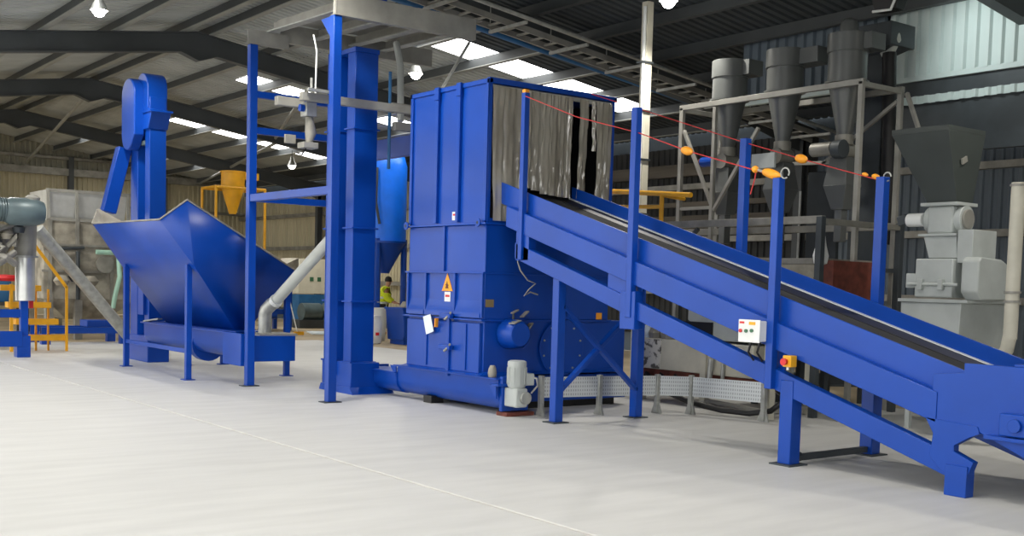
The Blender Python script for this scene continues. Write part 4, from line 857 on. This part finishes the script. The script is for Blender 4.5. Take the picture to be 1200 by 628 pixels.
je = [(0, 1), (1, 2), (2, 3), (3, 4), (4, 5), (5, 6), (3, 7), (7, 8), (8, 9), (9, 10), (3, 11), (11, 12), (12, 13), (13, 14), (0, 15), (15, 16), (16, 17), (17, 18), (0, 19), (19, 20), (20, 21), (21, 22)]
for hand, sgn in ((10, 1), (14, -1)):
    for k in range(5):
        L_ = (.05, .085, .095, .085, .07)[k]; s0 = sgn*.2+(k-2)*.02*sgn
        b0 = len(jv); jv += [(.44+.05 if k else .45, s0, 1.0-.005*k), (.44+.05+L_*.6, s0, .985), (.44+.05+L_, s0, .95)]; jr += [.012, .01, .008]
        je += [(hand, b0), (b0, b0+1), (b0+1, b0+2)]
skin('body', [pp3(*v) for v in jv], je, jr, 'skin', pe)
T([pp3(.285, .0, 1.67), pp3(.315, 0, 1.65)], [.018, .012], 8).build('nose', 'skin', pe)
skin('jacket', [pp3(*v) for v in [(0, 0, .86), (0, 0, 1.05), (.04, 0, 1.25), (.10, 0, 1.42), (.13, 0, 1.50), (.11, .19, 1.42), (.14, .25, 1.15), (.33, .22, 1.03), (.11, -.19, 1.42), (.14, -.25, 1.15), (.33, -.22, 1.03)]],
     [(0, 1), (1, 2), (2, 3), (3, 4), (3, 5), (5, 6), (6, 7), (3, 8), (8, 9), (9, 10)], [.20, .19, .20, .19, .10, .12, .10, .075, .12, .10, .075], 'hivis', pe)
skin('trousers', [pp3(*v) for v in [(0, 0, .92), (0, .09, .86), (.03, .11, .48), (0, .11, .1), (0, -.09, .86), (.03, -.11, .48), (0, -.11, .1)]], [(0, 1), (1, 2), (2, 3), (0, 4), (4, 5), (5, 6)], [.17, .12, .09, .075, .12, .09, .075], 'cloth_dark', pe)
for z in (1.0, 1.16): MB().lathe(pp3(.02, 0, z), [(.195, -.03), (.198, 0), (.195, .03)], 20, False).build('reflective_band', 'reflective', pe)
MB().lathe(pp3(.17, 0, 1.66), [(.108, .0), (.115, .06), (.09, .13), (.03, .17)], 18).build('hair', 'hair', pe)
tl = thing('trolley', (18.7, 30.1, 0), 'light steel trolley frame in front of the worker', 'trolley')
for (x, y) in ((18.6, 30.1), (19.1, 29.7), (18.7, 30.3), (19.2, 29.9)): T([(x, y, 0), (x, y, .95)], .02, 6).build('leg', 'galv', tl)
MB().bar((18.55, 30.2, .95), (19.2, 29.75, .95), .4, .03).build('top_shelf', 'galv', tl); MB().bar((18.55, 30.2, .5), (19.2, 29.75, .5), .4, .03).build('lower_shelf', 'galv', tl)
bk = thing('white_drum', (15.3, 26.6, 0), 'white plastic drum with red mark on the floor near the worker', 'drum')
MB().lathe((15.2, 26.5, 0), [(.3, 0), (.33, .06), (.33, .6), (.28, .68), (.28, .74)], 20).build('drum_shell', 'white', bk); B(15.2, 15.3, 26.15, 26.2, .22, .3).build('red_mark', 'red', bk)
bk2 = thing('white_bucket', (16.2, 27.4, 0), 'small white bucket standing behind the white drum', 'bucket')
MB().lathe((16.1, 27.6, 0), [(.2, 0), (.26, .9), (.28, .92)], 16).build('bucket_shell', 'white', bk2); T([(16.1-.26, 27.6, .9), (16.1-.2, 27.5, 1.08), (16.1+.2, 27.5, 1.08), (16.1+.26, 27.6, .9)], .012, 6).build('handle', 'galv', bk2)
bc = thing('blue_bin', (16.0, 26.2, 0), 'blue steel bin on the tan floor left of the shredder', 'bin')
MB().frust((15.65, 16.5, 25.5, 26.3), .12, (15.6, 16.6, 25.45, 26.35), .95).build('bin_shell', 'blue', bc, .01); B(15.57, 16.63, 25.42, 26.38, .93, .98).build('bin_rim', 'blue', bc, .005)
B(15.7, 16.4, 25.55, 26.25, 0, .12).build('bin_feet', 'blue', bc); B(15.63, 15.68, 25.44, 25.5, .2, .9).build('bin_rib', 'blue', bc); B(16.1, 16.16, 25.42, 25.47, .2, .9).build('bin_rib', 'blue', bc)
for k in range(2): tag(MB().lathe((15.95+.35*k, 25.9, .9), [(.13, 0), (.17, .1), (.08, .24)], 8).build('scrap_piece', 'wood' if k else 'liner'), ('grey scrap lump on the left in the blue bin', 'brown scrap lump on the right in the blue bin')[k], 'scrap', 'scrap lumps in the blue bin')
# far floor clutter seen under the pipe
ct = thing('tilting_trough', (16.5, 34, 0), 'grey open trough machine on blue frame far behind the hopper', 'trough')
MB().prism([(14.9, 1.55), (16.6, 2.35), (16.6, 1.9), (15.6, 1.1), (14.9, 1.1)], 'y', 33.6, 34.8).build('trough_body', 'grime', ct, .01)
MB().bar((14.8, 33.6, .6), (16.4, 33.6, .6), .1, .16).build('frame_beam', 'blue', ct); MB().bar((14.8, 34.7, .6), (16.4, 34.7, .6), .1, .16).build('frame_beam', 'blue', ct)
for x in (14.9, 16.3):
    for y in (33.6, 34.7): B(x-.06, x+.06, y-.06, y+.06, 0, 1.6).build('leg', 'blue', ct)
T([(15.2, 33.4, .55), (15.7, 33.4, .55)], .18, 14).build('drive_motor', 'blue', ct)
cbt = thing('beige_cabinet', (19, 37, 0), 'beige control cabinet on blue base against the far wall', 'cabinet')
B(18.3, 19.7, 37.0, 37.6, 1.15, 2.4).build('cabinet_box', 'cream', cbt, .01); B(18.3, 19.7, 37.0, 37.6, 0, 1.12).build('cabinet_base', 'teal_blue', cbt, .01)
for x in (18.8, 19.1): B(x-.07, x+.07, 36.98, 37.0, 1.6, 1.75).build('meter', 'green_button', cbt)
pmp = thing('pump_unit', (18.4, 35.4, 0), 'grey-blue pump unit on the floor by the beige cabinet', 'pump')
T([(17.6, 35.4, .55), (18.3, 35.4, .55)], .3, 16).build('pump_motor', 'machine_green', pmp, .01); B(17.4, 18.9, 35.1, 35.8, 0, .28).build('pump_base', 'dark_steel', pmp, .01); MB().lathe((18.6, 35.4, .3), [(.25, 0), (.3, .3), (.15, .55)], 14).build('pump_head', 'machine_green', pmp)
tag(MB().prism([(15.9, 31.2), (17.2, 31.0), (17.8, 32.2), (16.4, 32.6)], 'z', -.013, .03).build('plastic_sheet', 'paper', None, .01), 'flat pale plastic sheet lying on the tan floor', 'sheet')
bmh = thing('broom', (15.2, 30.9, 0), 'broom with yellow head leaning in front of the grey trough', 'broom')
T([(15.3, 31.0, .08), (15.0, 31.2, 1.5)], .02, 6).build('broom_handle', 'white', bmh); B(15.2, 15.5, 30.95, 31.05, -.014, .09).build('broom_head', 'yellow', bmh)
